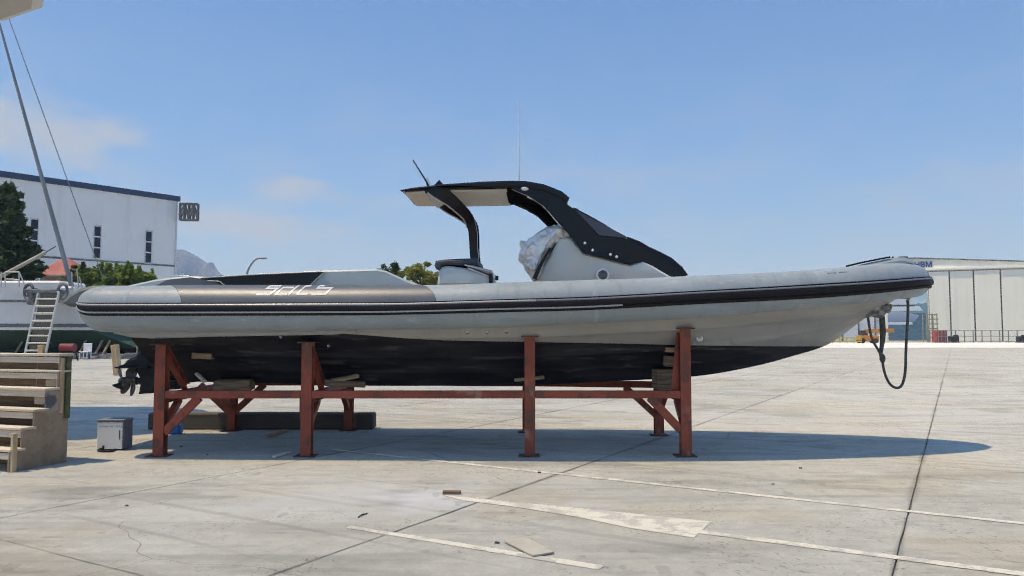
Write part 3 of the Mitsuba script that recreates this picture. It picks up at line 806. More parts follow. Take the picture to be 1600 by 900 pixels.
for lp in ([(-1.684, 4.044), (-1.34, 4.06)], [(-0.947, 4.061), (-0.053, 4.071)]):
    p0, p1 = np.array(lp[0]), np.array(lp[1])
    n = 24
    m = slab([tuple(p0 - [0, .035]), tuple(p1 - [0, .035]), tuple(p1 - [0, .005]), tuple(p0 - [0, .005])], -0.72, 0.72, 0.012, warp=rooftaper)
    part(boat, 'roof_lining', bw(m), 'm_liner', smooth=30)
# rear legs: from the roof edge, curving down to the seat unit
for sgn in (-1, 1):
    lp = [(-1.202, 4.12), (-1.07, 4.008)] + [(-0.907, 3.889)] + [(-0.779, 3.779)] + [(-0.679, 3.666)] + [(-0.636, 3.513)] + [(-0.62, 3.269), (-0.598, 2.997)]
    vk = np.array([.70, .70, .62, .48, .34, .24, .18, .18])
    c3 = spline(np.c_[[p[0] for p in lp], sgn * vk, [p[1] for p in lp]], 40)
    wv = np.interp(np.linspace(0, 1, 40), [0, .2, .5, .75, 1], [0.13, 0.095, 0.075, 0.068, 0.065])
    t = np.gradient(c3[:, [0, 2]], axis=0); t /= np.linalg.norm(t, axis=1, keepdims=True); nn = np.c_[-t[:, 1], t[:, 0]]
    rows_ = []
    for a_, b_ in ((1, -.045), (1, .045), (-1, .045), (-1, -.045)):
        rows_.append(np.c_[c3[:, 0] + a_ * nn[:, 0] * wv, c3[:, 1] + b_, c3[:, 2] + a_ * nn[:, 1] * wv])
    m = grid_mesh(np.stack(rows_, 1), close_v=True)
    part(boat, 'rear_leg', bw(fixed(m)), 'm_black_gloss', smooth=35)
    q = c3 - np.c_[nn[:, 0] * (wv + .012), np.zeros(40), nn[:, 1] * (wv + .012)]
    part(boat, 'leg_trim', bw(tube(q[:26], 0.013, 8)), 'm_liner', smooth=True)
fl = [(-0.074, 4.08), (0.147, 4.082), (0.377, 4.05), (0.547, 4.006), (0.707, 3.935), (0.707, 3.904), (0.527, 3.976), (0.357, 4.023), (0.147, 4.054), (-0.074, 4.053)]
part(boat, 'front_lining', bw(slab(fl, -0.69, 0.69, 0.006)), 'm_black_matte', smooth=30)
cb = [(-1.343, 4.06), (-0.939, 4.073)]
part(boat, 'roof_cross_beam', bw(slab([(cb[0][0], cb[0][1] - .05), (cb[1][0], cb[1][1] - .05), (cb[1][0], cb[1][1]), (cb[0][0], cb[0][1])], -0.70, 0.70, 0.01)), 'm_black_gloss', smooth=30)
# front cross panel below the roof (dark inner face)
fx = [(0.085, 4.063), (0.286, 3.965), (0.527, 3.801), (0.706, 3.598), (0.845, 3.446), (0.954, 3.305), (1.024, 3.315), (0.866, 3.527), (0.687, 3.72), (0.487, 3.903), (0.286, 4.026), (0.146, 4.078)]
for sgn in (-1, 1):
    a, b = sorted((sgn * 0.70, sgn * 0.50))
    part(boat, 'inner_arch', bw(slab(fx, a, b, 0.012)), 'm_black_matte', smooth=32)
# windscreen glass between the arches, bowed forward
wa, wb = [(0.994, 3.748), (1.87, 3.213)]
n = 17
vv = np.linspace(-1, 1, n)
rows = []
for f in np.linspace(0, 1, 20):
    u = wa[0] + (wb[0] - wa[0]) * f; z = wa[1] + (wb[1] - wa[1]) * f
    hw = 0.715 * (1 - 0.34 * np.clip((u - ua0) / (ua1 - ua0), 0, 1) ** 2)
    rows.append(np.c_[u + 0.10 * (1 - vv ** 2), vv * hw, z + 0.03 * np.sin(np.pi * f) + 0.05 * (1 - vv ** 2)])
part(boat, 'windscreen', bw(grid_mesh(np.array(rows))), 'm_screen', smooth=True, label='dark tinted windscreen')
part(boat, 'windscreen_frame', bw(cat(*[tube(np.array(rows)[:, j], 0.014, 8) for j in (0, -1)], tube(np.array(rows)[0], 0.016, 8))), 'm_black_satin', smooth=True)
for sgn in (-1, 1):
    a, b = sorted((sgn * 0.722, sgn * 0.750))
    part(boat, 'side_screen', bw(slab([(1.013, 3.73), (1.161, 3.644), (1.858, 3.231), (1.849, 3.286), (1.376, 3.328), (1.013, 3.719)], a, b, 0.002, warp=lean)), 'm_screen', smooth=30)
# nose: dark deck hood below the windscreen
no = [(1.837, 3.316), (2.037, 3.239), (2.157, 3.168), (2.336, 3.091), (2.534, 2.994), (2.702, 2.852), (2.79, 2.726), (2.631, 2.712), (2.473, 2.863), (2.315, 2.985), (2.075, 3.077), (1.836, 3.169)]
part(boat, 'nose_hood', bw(slab(no, -0.71, 0.71, 0.02, warp=lean)), 'm_black_satin', smooth=32)
# pale fixings on the arch
def arch_v(u): return 0.775 * (1 - 0.34 * np.clip((u - ua0) / (ua1 - ua0), 0, 1) ** 2)
for u, z in [(1.157, 3.202), (1.275, 3.092), (1.55, 3.026), (1.648, 2.991)]:
    part(boat, 'fixing', bw(vdisc(lathe([(0, 0.014), (0.016, 0.012), (0.022, 0.0), (0.022, -0.01)], 14), u, -arch_v(u), z)), 'm_white_fit', smooth=40)
u, z = [(0.229, 4.06)][0]
m = trimesh.creation.icosphere(2, 1.0); m.apply_scale([0.062, 0.03, 0.036]); m.apply_translation([u, -0.775, z])
part(boat, 'navigation_light', bw(m), 'm_white_fit', smooth=True)
# pale grab rails inside the arch
part(boat, 'grab_rail', bw(tube([(u, -0.60, z) for u, z in [(0.265, 3.966), (0.447, 3.893), (0.587, 3.75), (0.717, 3.587), (0.827, 3.465)]], 0.018, 8)), 'm_white_fit', smooth=True)
part(boat, 'grab_rail', bw(tube([(u, 0.55, z) for u, z in [(0.267, 3.93), (0.421, 3.851), (0.564, 3.706), (0.707, 3.55)]], 0.020, 8)), 'm_black_satin', smooth=True)
# aerials
whb, wht = [(0.117, 4.323), (0.118, 5.706)]
part(boat, 'whip_aerial', bw(tube([(whb[0], 0, whb[1] - .05), (whb[0], 0, whb[1] + 0.4), (wht[0], 0, wht[1])], [0.012, 0.010, 0.006], 8)), 'm_white_fit', smooth=True, label='tall thin white whip aerial on the roof')
sb, stp = [(-1.335, 4.2), (-1.599, 4.623)]
part(boat, 'short_aerial', bw(tube([(sb[0], -.35, sb[1] - .03), (sb[0] - .04, -.35, sb[1] + .07), (stp[0], -.35, stp[1])], [0.022, 0.014, 0.008], 8)), 'm_black_satin', smooth=True, label='short dark raked aerial at the rear of the roof')
sb2, st2 = [(-1.337, 4.241), (-1.39, 4.358)]
part(boat, 'aerial_stub', bw(tube([(sb2[0], -.2, sb2[1]), (st2[0], -.2, st2[1])], 0.010, 8)), 'm_steel', smooth=True)

# ---- name in pale slanted strokes on the dark cover (wrapped on the tube)
U0L = [(-3.601, 2.409)][0][0]; U1L = [(-2.536, 2.407)][0][0]
def lu(px): return U0L + (U1L - U0L) * (px - 404.0) / 114.0
LETTERS = [
    [[(404, 462.2), (425, 462.2), (434.5, 452.6), (417, 452.6), (420, 448.6), (437, 448.6)]],
    [[(459, 451.4), (442, 451.4), (434.8, 462.2), (452, 462.2)], [(464.5, 447.6), (453.8, 463.6)]],
    [[(484, 448.6), (476, 448.6), (467.2, 462.2), (484, 462.2)]],
    [[(504.5, 448.4), (497.5, 448.4), (496, 452.2), (518, 452.2), (511, 462.2), (489, 462.2)]],
]
for letter in LETTERS:
    uni = shapely.union_all([shapely.LineString([(lu(x) * 100, -y * 0.95) for x, y in stx]).buffer(1.30, cap_style='flat', join_style='mitre') for stx in letter])
    ms = []
    for g_ in getattr(uni, 'geoms', [uni]):
        tv, tf = trimesh.creation.triangulate_polygon(g_, engine='earcut')
        m = trimesh.Trimesh(np.c_[tv, np.zeros(len(tv))], tf, process=False).subdivide_to_size(2.0)
        uu = m.vertices[:, 0] / 100; py_ = -m.vertices[:, 1] / 0.95
        th = np.arcsin(np.clip(1 - (py_ - 446.0) / 36.0, -1, 1))
        m2 = trimesh.Trimesh(tube_point(near_s(uu), th, 0.0115), m.faces, process=False)
        if (m2.face_normals @ np.array([0, -1, 0.3])).mean() < 0: m2.invert()
        ms.append(m2)
    part(boat, 'name_letter', bw(cat(*ms)), 'm_logo', smooth=True)
# small dark model mark on the bow tube: illegible at this size, thin broken dashes
for u, _z in [(4.653, 2.662), (4.71, 2.661), (4.757, 2.661), (4.832, 2.661), (4.88, 2.661), (4.927, 2.661)]:
    s = np.linspace(near_s(u), near_s(u) + 0.042, 4)
    P = np.stack([tube_point(s, np.full(4, math.radians(48)), 0.003), tube_point(s, np.full(4, math.radians(44)), 0.003)], 1)
    part(boat, 'small_mark', bw(grid_mesh(P)), 'm_bead_dark', smooth=False)

# ---- skin fittings in the hull side
def hull_v(u, z):
    """Half width of the hull side at (u, z)."""
    sec = section(u); zz = sec[::-1, 1]; vv_ = sec[::-1, 0]
    return float(np.interp(z, np.maximum.accumulate(zz), vv_))
for (u, z), r, mt in zip([(-0.608, 1.823), (-0.325, 1.828), (-0.034, 1.837), (-3.413, 1.753), (-2.741, 1.621)] + [(2.877, 1.739)], (.028, .028, .028, .022, .03, .055), ['m_steel'] * 5 + ['m_white_fit']):
    v = -hull_v(u, z)
    part(boat, 'skin_fitting', bw(vdisc(lathe([(0, -0.01), (r * .45, -0.005), (r * .5, 0.012), (r * .8, 0.016), (r, 0.004), (r, -0.04)], 18), u, v - 0.006, z)), mt, smooth=40)

# ---- stern drives with twin propellers
def blade(r0, r1, pitch, w0):
    rows = []
    for f in np.linspace(0, 1, 9):
        r = r0 + (r1 - r0) * f
        w = w0 * (0.65 + 1.1 * f - 1.15 * f ** 4) * (1 if f < .97 else 0.45)
        a = pitch * (1 - 0.35 * f)
        sk = 0.10 * f ** 2
        row = []
        for q in np.linspace(-0.5, 0.5, 6):
            row.append((q * w * math.sin(a) - 0.02 * f, q * w * math.cos(a) + sk, r))
        rows.append(row)
    A_ = np.array(rows)
    th = 0.006
    top, bot = A_ + [th, 0, 0], A_ - [th, 0, 0]
    m = cat(grid_mesh(top), grid_mesh(bot[:, ::-1]),
            grid_mesh(np.stack([top[:, 0], bot[:, 0]])), grid_mesh(np.stack([bot[:, -1], top[:, -1]])), grid_mesh(np.stack([top[-1], bot[-1]])))
    m.merge_vertices(digits_vertex=6)
    return fixed(m)
drive_poly = [(-5.522, 1.697), (-5.835, 1.666), (-5.937, 1.564), (-6.018, 1.44), (-6.152, 1.379), (-6.203, 1.317), (-6.296, 1.281), (-6.274, 1.256), (-6.012, 1.261), (-5.967, 1.164), (-5.934, 1.103), (-5.92, 1.001), (-5.947, 0.843), (-5.728, 0.859), (-5.585, 0.981), (-5.507, 1.155), (-5.375, 1.308), (-5.309, 1.564)]
axis = [(-6.173, 1.051), (-5.505, 1.083)]
for vc in (-0.45, 0.45):
    top_m = slab(drive_poly, vc - 0.09, vc + 0.09, 0.045)
    pod = xform(lathe([(0.0, -0.02), (0.055, 0.0), (0.082, 0.10), (0.088, 0.3), (0.075, 0.5), (0.03, 0.62), (0.0, 0.64)], 20), (axis[0][0] + 0.20, vc, axis[0][1]), x=(0, 1, 0), z=(1, 0, 0))
    plate = slab([(-6.296, 1.281), (-6.274, 1.256), (-5.74, 1.262), (-5.74, 1.287)], vc - 0.17, vc + 0.17, 0.008)
    dk = part(boat, 'stern_drive', bw(cat(top_m, pod, plate)), 'm_drive', smooth=32)
    # bellows and ram
    part(boat, 'drive_bellows', bw(tube([(drive_poly[-1][0] + .02, vc, drive_poly[-1][1] - .02), (drive_poly[-1][0] + .35, vc, drive_poly[-1][1] + .03)], 0.13, 14)), 'm_drive', smooth=40)
    for kx, (off, n, R_, w0, ph0, sg) in enumerate(((0.10, 4, 0.215, 0.155, 0.35, 1), (-0.05, 4, 0.195, 0.15, 0.9, -1))):
        bl = []
        for i in range(n):
            b_ = blade(0.05, R_, 0.95 * sg, w0)
            b_.apply_transform(trimesh.transformations.rotation_matrix(ph0 + i * 2 * np.pi / n, [1, 0, 0])); bl.append(b_)
        hub = xform(lathe([(0.0, -0.075), (0.04, -0.07), (0.06, -0.03), (0.066, 0.065), (0.0, 0.066)], 18), (0, 0, 0), x=(0, 1, 0), z=(1, 0, 0))
        m = cat(hub, *bl); m.apply_translation([axis[0][0] + off, vc, axis[0][1]])
        part(dk, 'propeller', bw(m), 'm_prop', smooth=35)
# trim tab stay by the transom
a = [(-6.151, 1.737), (-6.149, 1.475)]
part(boat, 'trim_stay', bw(tube([(a[0][0], -.2, a[0][1]), (a[1][0], -.2, a[1][1])], 0.014, 8)), 'm_steel', smooth=True)

# ---- anchor roller under the bow, wrapped in film
an = [(5.575, 2.189), (5.628, 2.281), (5.77, 2.312), (5.951, 2.306), (6.04, 2.26), (6.017, 2.137), (5.924, 2.076), (5.804, 2.107), (5.682, 2.056), (5.603, 2.107)]
m = slab(an, -0.24, 0.24, 0.06).subdivide_to_size(0.05)
m.merge_vertices()
nz = meshkit.fbm(np.asarray(m.vertices) * 9, 3, 5)[:, None] - 0.5
m.vertices = m.vertices + m.vertex_normals * nz * 0.13
part(boat, 'anchor_roller', bw(m), 'm_wrap', smooth=25, label='anchor fitting under the bow wrapped in crumpled film')
ar = [(6.033, 2.212), (6.179, 2.336), (6.303, 2.418), (6.443, 2.377), (6.361, 2.336)]
part(boat, 'bow_eye', bw(tube([(ar[3][0], 0, ar[3][1] + .05), (ar[4][0], -0.04, ar[4][1] - .02)], 0.03, 10)), 'm_steel', smooth=True)

# ---- rope hanging from the bow
r1 = [(5.715, 2.129), (5.75, 1.923), (5.813, 1.667), (5.918, 1.452), (5.934, 1.309), (5.988, 1.086), (6.085, 0.964), (6.194, 0.949), (6.268, 1.066), (6.304, 1.412), (6.327, 1.82), (6.353, 2.333)]
rope = spline([(u, -0.05 + 0.02 * math.sin(i), z) for i, (u, z) in enumerate(r1)], 160)
m = tube(rope, 0.021, 8)
rp = thing('mooring_rope', 'dark rope hanging in a long loop from the boat bow', 'rope')
part(rp, 'loop', bw(m), 'm_rope', smooth=True)
r2_ = [(5.984, 2.172), (5.992, 1.924), (5.98, 1.666), (5.953, 1.45), (5.981, 1.347)]
part(rp, 'leg', bw(tube(spline([(u, 0.04, z) for u, z in r2_], 40), np.interp(np.linspace(0, 1, 40), [0, .4, .8, 1], [.045, .05, .03, .028]), 8)), 'm_rope', smooth=True)
kn = [(5.949, 1.41)][0]
m = trimesh.creation.icosphere(2, 0.045); m.apply_scale([1, 1, 1.7]); m.apply_translation([kn[0], -.02, kn[1]])
part(rp, 'knot', bw(m), 'm_rope', smooth=True)

# ---- silver cover bunched over the helm
sv = [(0.16, 3.285), (0.241, 3.254), (0.384, 3.345), (0.537, 3.436), (0.669, 3.497), (0.791, 3.532), (0.893, 3.476), (1.004, 3.403), (0.973, 3.352), (0.851, 3.343), (0.77, 3.302), (0.648, 3.16), (0.546, 2.997), (0.444, 2.752), (0.383, 2.671), (0.312, 2.773), (0.221, 2.957), (0.129, 3.049), (0.18, 3.162)]
m = slab(sv, -0.62, 0.35, 0.10, warp=lambda v: v)
m = m.subdivide_to_size(0.03); m.merge_vertices()
pv = np.asarray(m.vertices)
nz = (meshkit.fbm(pv * [3.5, 3, 3.5], 2, 2) - 0.5) * .8 - 1.0 * np.abs(meshkit.fbm(pv @ np.array([[5, 0, 2.], [0, 3, 0], [-2., 0, 5]]) + 9, 2, 4) - 0.5) - 0.75 * np.abs(meshkit.fbm(pv @ np.array([[7, 2, 9.], [3, 5, 0], [-11., 0, 6]]) + 3, 2, 6) - 0.5)
m.vertices = pv + m.vertex_normals * (nz * 0.13 + 0.03)[:, None]
whole('silver_cover', bw(m), 'm_silver', 'crumpled silver protective cover bunched over the helm of the boat', 'cover', smooth=55)
dk_ = [(0.605, 3.146), (0.645, 3.131), (0.525, 2.936), (0.404, 2.646), (0.344, 2.676), (0.425, 2.846)]
part(boat, 'console_edge_trim', bw(slab(dk_, -0.70, -0.58, 0.01)), 'm_black_satin', smooth=30)

# ---------------------------------------------------------------- cradle of red steel
cradle = thing('boat_cradle', 'red painted steel cradle of posts and beams carrying the grey boat', 'boat cradle')
YN, YF = 11.36, 14.15
fx_ = [-5.21, -3.04, 0.264, 2.57]
far_ = [(-5.23, 14.3), (-3.06, 14.35), (0.27, 14.1), (2.62, 13.67)]
tops_n = [(-5.273, 11.36, 1.638)[2], (-3.076, 11.36, 1.666)[2], (0.268, 11.36, 1.752)[2], (2.582, 11.36, 1.876)[2]]
zb0, zb1 = (-1.902, 11.36, 0.851)[2], (-1.904, 11.36, 0.964)[2]
zc = (zb0 + zb1) / 2
WP = 0.155
for i, x in enumerate(fx_):
    top = tops_n[i]
    part(cradle, 'post', hbeam((x, YN, 0.014), (x, YN, top), WP, 0.16, .014, face=(0, 1, 0)), 'm_red_steel', smooth=False)
    part(cradle, 'base_plate', box(x - .01, YN, 0.0075, 0.31, 0.28, 0.013, .003), 'm_rust_plate', smooth=False)
    part(cradle, 'head_plate', box(x, YN - .02, top + 0.009, 0.26, 0.26, 0.018, .002), 'm_rust_plate', smooth=False)
    fxx, fy = far_[i]
    ftop = top - 0.03
    part(cradle, 'post', hbeam((fxx, fy, 0.014), (fxx, fy, ftop), WP, 0.16, .014, face=(0, 1, 0)), 'm_red_steel', smooth=False)
    part(cradle, 'base_plate', box(fxx, fy, 0.0075, 0.31, 0.28, 0.013, .003), 'm_rust_plate', smooth=False)
    # cross beam between the two posts
    part(cradle, 'cross_beam', hbeam((x, YN + .085, zc - .06), (fxx, fy - .085, zc - .06), 0.12, 0.14, .012, face=(0, 0, 1)), 'm_red_steel', smooth=False)
    # inclined struts from post head to cross beam
    part(cradle, 'head_strut', hbeam((x + .02, YN + .06, top - 0.10), (x + .02, YN + 0.80, zc + 0.06), 0.10, 0.12, .010, face=(0, 0, 1)), 'm_red_steel', smooth=False)
    part(cradle, 'head_strut', hbeam((fxx, fy - .06, ftop - 0.10), (fxx, fy - 0.75, zc + 0.06), 0.10, 0.12, .010, face=(0, 0, 1)), 'm_red_steel', smooth=False)
    # foot struts across
    part(cradle, 'foot_strut', beam((x, YN + .09, 0.42), (x + (fxx - x) * .2, YN + 0.62, zc - .13), 0.09, 0.09), 'm_red_steel', smooth=False)
    part(cradle, 'foot_strut', beam((fxx, fy - .09, 0.42), (fxx, fy - 0.62, zc - .13), 0.09, 0.09), 'm_red_steel', smooth=False)
for i in range(3):
    # long beams butt between the posts, near and far
    part(cradle, 'long_beam', beam((fx_[i] + WP / 2 + .002, YN - .03, zc), (fx_[i + 1] - WP / 2 - .002, YN - .03, zc), 0.10, zb1 - zb0, b=.006), 'm_red_steel', smooth=False)
    (xa, ya), (xb, yb) = far_[i], far_[i + 1]
    part(cradle, 'long_beam', beam((xa + WP / 2 + .002, ya, zc - .01), (xb - WP / 2 - .002, yb, zc - .01), 0.10, 0.115, b=.006), 'm_red_steel', smooth=False)
g0, g1 = (-5.161, 11.36, 0.351), (-4.642, 11.36, 0.851)
part(cradle, 'brace', beam((fx_[0] + .07, YN - .02, g0[2]), (g1[0], YN - .02, g1[2] + .01), 0.08, 0.12), 'm_red_steel', smooth=False)
g0, g1 = (2.524, 11.36, 0.379), (2.045, 11.36, 0.851)
part(cradle, 'brace', beam((fx_[3] - .07, YN - .02, g0[2]), (g1[0], YN - .02, g1[2] + .01), 0.08, 0.12), 'm_red_steel', smooth=False)
(xa, ya), (xb, yb) = far_[0], far_[3]
for x, y, sg in ((xa, ya, 1), (xa, ya, -1), (xb, yb, -1)):
    part(cradle, 'brace', beam((x + sg * .06, y - .02, 0.36), (x + sg * 0.60, y - .02, zc - .05), 0.08, 0.11), 'm_red_steel', smooth=False)
# tapered gusset on the bow post, drop plate on the second post
gs = slab([(fx_[3] - .20, zc + .06), (fx_[3] - .075, zc + .06), (fx_[3] - .075, tops_n[3] - .02), (fx_[3] - .10, tops_n[3] - .02)], YN + .04, YN + .055, .003)
part(cradle, 'gusset', gs, 'm_red_steel', smooth=False)
part(cradle, 'drop_plate', box(fx_[1] - .10, YN + .12, zc - .22, .09, .05, .30, .004), 'm_red_steel', smooth=False)

# timber wedged between cradle and hull: each a thing of its own
grp = 'timber blocks wedged under the boat'
def block(c, s, rot, tilt, matname, label):
    m = box(0, 0, 0, *s, 0.008)
    m.apply_transform(trimesh.transformations.euler_matrix(0, tilt, rot)); m.apply_translation(c)
    whole('timber_block', m, matname, label, 'timber block', grp, smooth=False)
block((fx_[3] - .06, YN + .28, (2.438, 11.6, 1.557)[2]), (.34, .16, .07), 0.05, 0.02, 'm_timber', 'pale flat wood block beside the foremost near cradle post')
block((fx_[3] - .22, YN + .55, (2.445, 11.9, 1.103)[2]), (.26, .30, .30), 0.1, 0.0, 'm_timber_old', 'thick old timber block between the foremost cradle post and the hull')
block((fx_[3] - .12, YN + .33, (2.387, 11.6, 1.382)[2]), (.22, .14, .16), 0.2, 0.05, 'm_timber_old', 'dark timber chock just below the pale block at the foremost post')
block((fx_[2] + .0, YN + .40, (0.275, 11.7, 1.114)[2]), (.46, .16, .05), 0.0, -0.10, 'm_timber', 'thin wood plank behind the third near cradle post')
block((fx_[1] + .42, YN + .62, (-2.736, 12.0, 1.027)[2]), (.62, .30, .09), 0.25, 0.06, 'm_timber_old', 'wide weathered plank beside the second near cradle post')
block((fx_[1] + .42, YN + .62, (-2.767, 12.0, 1.097)[2] + .01), (.42, .26, .06), 0.3, -0.2, 'm_timber', 'tilted wood wedge on the plank beside the second cradle post')
block((fx_[0] + .72, YN + 1.0, (-4.937, 12.4, 0.98)[2]), (.55, .5, .17), 0.15, 0.0, 'm_timber_old', 'big dark timber block under the hull near the stern post')
block((fx_[0] + .40, YN + .50, (-5.099, 11.9, 1.461)[2]), (.30, .16, .09), 0.0, 0.05, 'm_timber', 'wood block high beside the aftmost near cradle post')
block((fx_[0] + .35, YN + .55, (-5.01, 11.9, 1.123)[2]), (.20, .10, .04), 0.0, 0.75, 'm_pine', 'small pale wood sliver wedged beside the aftmost post')

# ---------------------------------------------------------------- things on the yard
# long squared timber lying under the boat
x0, y0 = (-6.876, 14.442); x1, y1 = (-2.618, 14.442)
lm = box(0, 0, 0, x1 - x0, 0.34, 0.30, 0.025); lm = lm.subdivide_to_size(.25); lm.merge_vertices()
lm.vertices = lm.vertices + (meshkit.fbm(np.asarray(lm.vertices) * 5, 3, 3)[:, None] - .5) * .014
lm.apply_translation([(x0 + x1) / 2, (y0 + y1) / 2 + .17, .155])
def log_fn(p, n, uv):
    c = mix((0.085, 0.075, 0.062), (0.15, 0.135, 0.115), fbm(p.x * 1.5, p.y * 12, p.z * 16, 4))
    pale = smoothstep(0.52, 0.6, noise(p.x * 2.1 + 4, p.y * 2, 3.0)) * smoothstep(-3.6, -3.3, p.x) * smoothstep(-2.9, -3.0, p.x)
    return mix(c, (0.26, 0.25, 0.24), pale * 0.8)
mat('m_log', proc(log_fn), 0.9, spec=0.15)
whole('squared_timber', lm, 'm_log', 'long dark squared timber lying on the concrete under the boat', 'timber', smooth=30)

# blue canister behind the aft post
bx, by = (-6.115, 13.844)
can = slab([(-.13, 0), (.13, 0), (.15, .03), (.15, .15), (.10, .19), (-.09, .19), (-.15, .13), (-.15, .03)], -.09, .09, .03)
can.apply_translation([bx, by, 0.004])
ck = thing('jerry_can', 'small bright blue plastic canister on the ground behind the aft cradle post', 'canister')
part(ck, 'body', can, 'm_blue', smooth=35)
part(ck, 'cap', tube([(bx + .05, by, .18), (bx + .05, by, .225)], .022, 12), 'm_blue', smooth=40)
part(ck, 'handle', tube([(bx - .08, by, .175), (bx - .08, by, .215), (bx + .01, by, .22), (bx + .01, by, .18)], .011, 8), 'm_blue', smooth=True)

# white cabinet
xa, ya = (-6.421, 11.882); xb, yb = (-6.091, 12.013)
wd = (-5.973, 11.8, 0.032)[0] - (-6.367, 11.8, 0.032)[0]
hgt = (-6.214, 11.8, 0.461)[2]
cab = thing('white_cabinet', 'white cabinet with dark edges standing on the ground behind the wooden stairs', 'cabinet')
ca = 0.30
M_ = lambda m: xform(m, (xa, ya, 0), x=(math.cos(-0.10), math.sin(-0.10) + .12, 0))
part(cab, 'body', M_(box(wd / 2, .15, hgt / 2 + .005, wd, .30, hgt - .03, .006)), 'm_box_dark', smooth=False)
part(cab, 'front', M_(box(wd / 2 - .006, -.010, hgt / 2, wd - .012, .018, hgt - .05, .004)), 'm_box_white', smooth=False)
part(cab, 'top', M_(box(wd / 2, .14, hgt, wd + .02, .33, .03, .006)), 'm_box_dark', smooth=False)
part(cab, 'handle', M_(cat(box(wd * .90, -.035, hgt * .55, .018, .03, .16, .004))), 'm_steel', smooth=False)
part(cab, 'door_gap', M_(box(wd / 2, -.0205, hgt * .82, wd - .03, .003, .008)), 'm_box_dark', smooth=False)
hp = [(-6.361, 11.882), (-6.214, 11.754), (-6.116, 11.754), (-6.137, 11.947)]
hs = thing('black_hose', 'short bent black hose lying at the foot of the white cabinet', 'hose')
hps = spline([(hp[0][0] + .02, hp[0][1] - .02, .03), (hp[1][0], hp[1][1] - .06, .02), (hp[2][0], hp[2][1] - .06, .02), (hp[3][0], hp[3][1] - .04, .03), (hp[3][0] + .05, hp[3][1] - .02, .07)], 30)
scene[hs] = mikit.ply(tube(hps, .017, 8), 'm_black_satin', smooth=True)
hx, hy = (-6.243, 11.754)
part(hs, 'end', tube([(hx, hy - .04, .02), (hx + .005, hy - .04, .10)], .016, 8), 'm_black_satin', smooth=True)

# sheet of plywood lying on the concrete
pq = np.array([(-0.066, 6.662), (0.17, 6.231), (0.346, 6.338), (0.124, 6.784)])
m = prism(pq, 0.010, 0.022)
whole('plywood_sheet', m, 'm_ply_pale', 'thin tan plywood sheet lying flat on the concrete across the nearest painted line', 'plywood', smooth=False)
# offcuts
def lying(px_pts, w, h, matname, label, nm='wood_offcut'):
    p, q = px_pts
    whole(nm, beam((p[0], p[1], h / 2 + .004), (q[0], q[1], h / 2 + .004), w, h, b=.004), matname, label, 'wood offcut', smooth=False)
lying(((-4.245, 13.418), (-4.172, 14.114)), .09, .05, 'm_timber', 'pale wood offcut lying in the shade between the two aft cradle posts')
lying(((-3.458, 11.154), (-3.356, 11.567)), .06, .03, 'm_pine', 'thin pale stick lying at the edge of the shade beside the second cradle post')
lying(((-0.779, 8.68), (-0.577, 8.68)), .07, .035, 'm_timber_old', 'dark flat wood piece at the end of the broad painted line')
for (x, y), r, lab in zip([(0.357, 9.983), (-0.127, 6.662), (3.873, 10.312), (-1.485, 7.681), (-4.036, 8.075), (3.131, 9.227), (-5.297, 12.284), (-4.542, 11.446), (-12.861, 20.323)], (.018, .016, .018, .014, .014, .012, .016, .013, .03),
                          ('small dark stone beside the farther painted line', 'small dark stone left of the plywood sheet', 'small dark stone on the concrete below the bow half of the boat', 'small dark stone on the pale wash of concrete', 'small stone on the concrete in front of the wooden stairs', 'tiny pebble right of the broad paint patch', 'small stone in the shade beside the aft cradle post', 'small stone by the shadow edge near the aft cradle post', 'small stone on the sunlit concrete left of the propellers')):
    m = trimesh.creation.icosphere(1, r)
    m.vertices *= 1 + (rng.random((len(m.vertices), 1)) - .5) * .5
    m.apply_scale([1.3, 1.0, .6]); m.apply_translation([x, y, r * .45])
    whole('stone', m, 'm_dark_stuff', lab, 'stone', 'small stones on the concrete', smooth=False)
st_ = (-1.486, 7.654)
whole('twig', tube([(st_[0] - .02, st_[1] - .10, .01), (st_[0], st_[1], .012), (st_[0] + .04, st_[1] + .06, .01)], .006, 6), 'm_dark_stuff', 'small dark twig on the pale concrete in front of the boat', 'twig', smooth=True)
# crumbled concrete beside the joints
def crumbs(centres, n, spread, rr, name):
    ms = []
    for (x, y) in centres:
        for _ in range(n):
            r = rng.uniform(.4, 1) * rr
            m = trimesh.creation.icosphere(0, r); m.apply_scale([rng.uniform(.8, 1.6), 1, .5])
            m.apply_translation([x + rng.normal(0, spread), y + rng.normal(0, spread), r * .3]); ms.append(m)
    struct(name, cat(*ms), 'm_debris', kind='stuff')
crumbs([(-1.764, 5.932), (-1.672, 6.128), (-1.564, 6.302), (-0.985, 7.422), (-1.179, 7.111), (3.161, 6.266), (2.95, 5.932), (1.951, 8.104), (2.0, 7.901), (0.239, 9.59), (-1.59, 6.012), (-1.886, 5.854)], 16, .07, .006, 'concrete_crumbs')

# ---------------------------------------------------------------- wooden stairs at the left
stairs = thing('wooden_stairs', 'rough wooden steps of boards with a tan plywood side panel at the left edge', 'wooden stairs')
b0 = np.array((-6.628, 9.761)); b1 = np.array((-6.276, 10.823))
rd = (b1 - b0); RUNL = np.linalg.norm(rd); rd /= RUNL
ld = np.array([-rd[1], rd[0]])           # towards the left
def sw(q, l, z): p = b0 + rd * q + ld * l; return np.array([p[0], p[1], z])
q_of = lambda px_pt: (np.array(px_pt) - b0) @ rd
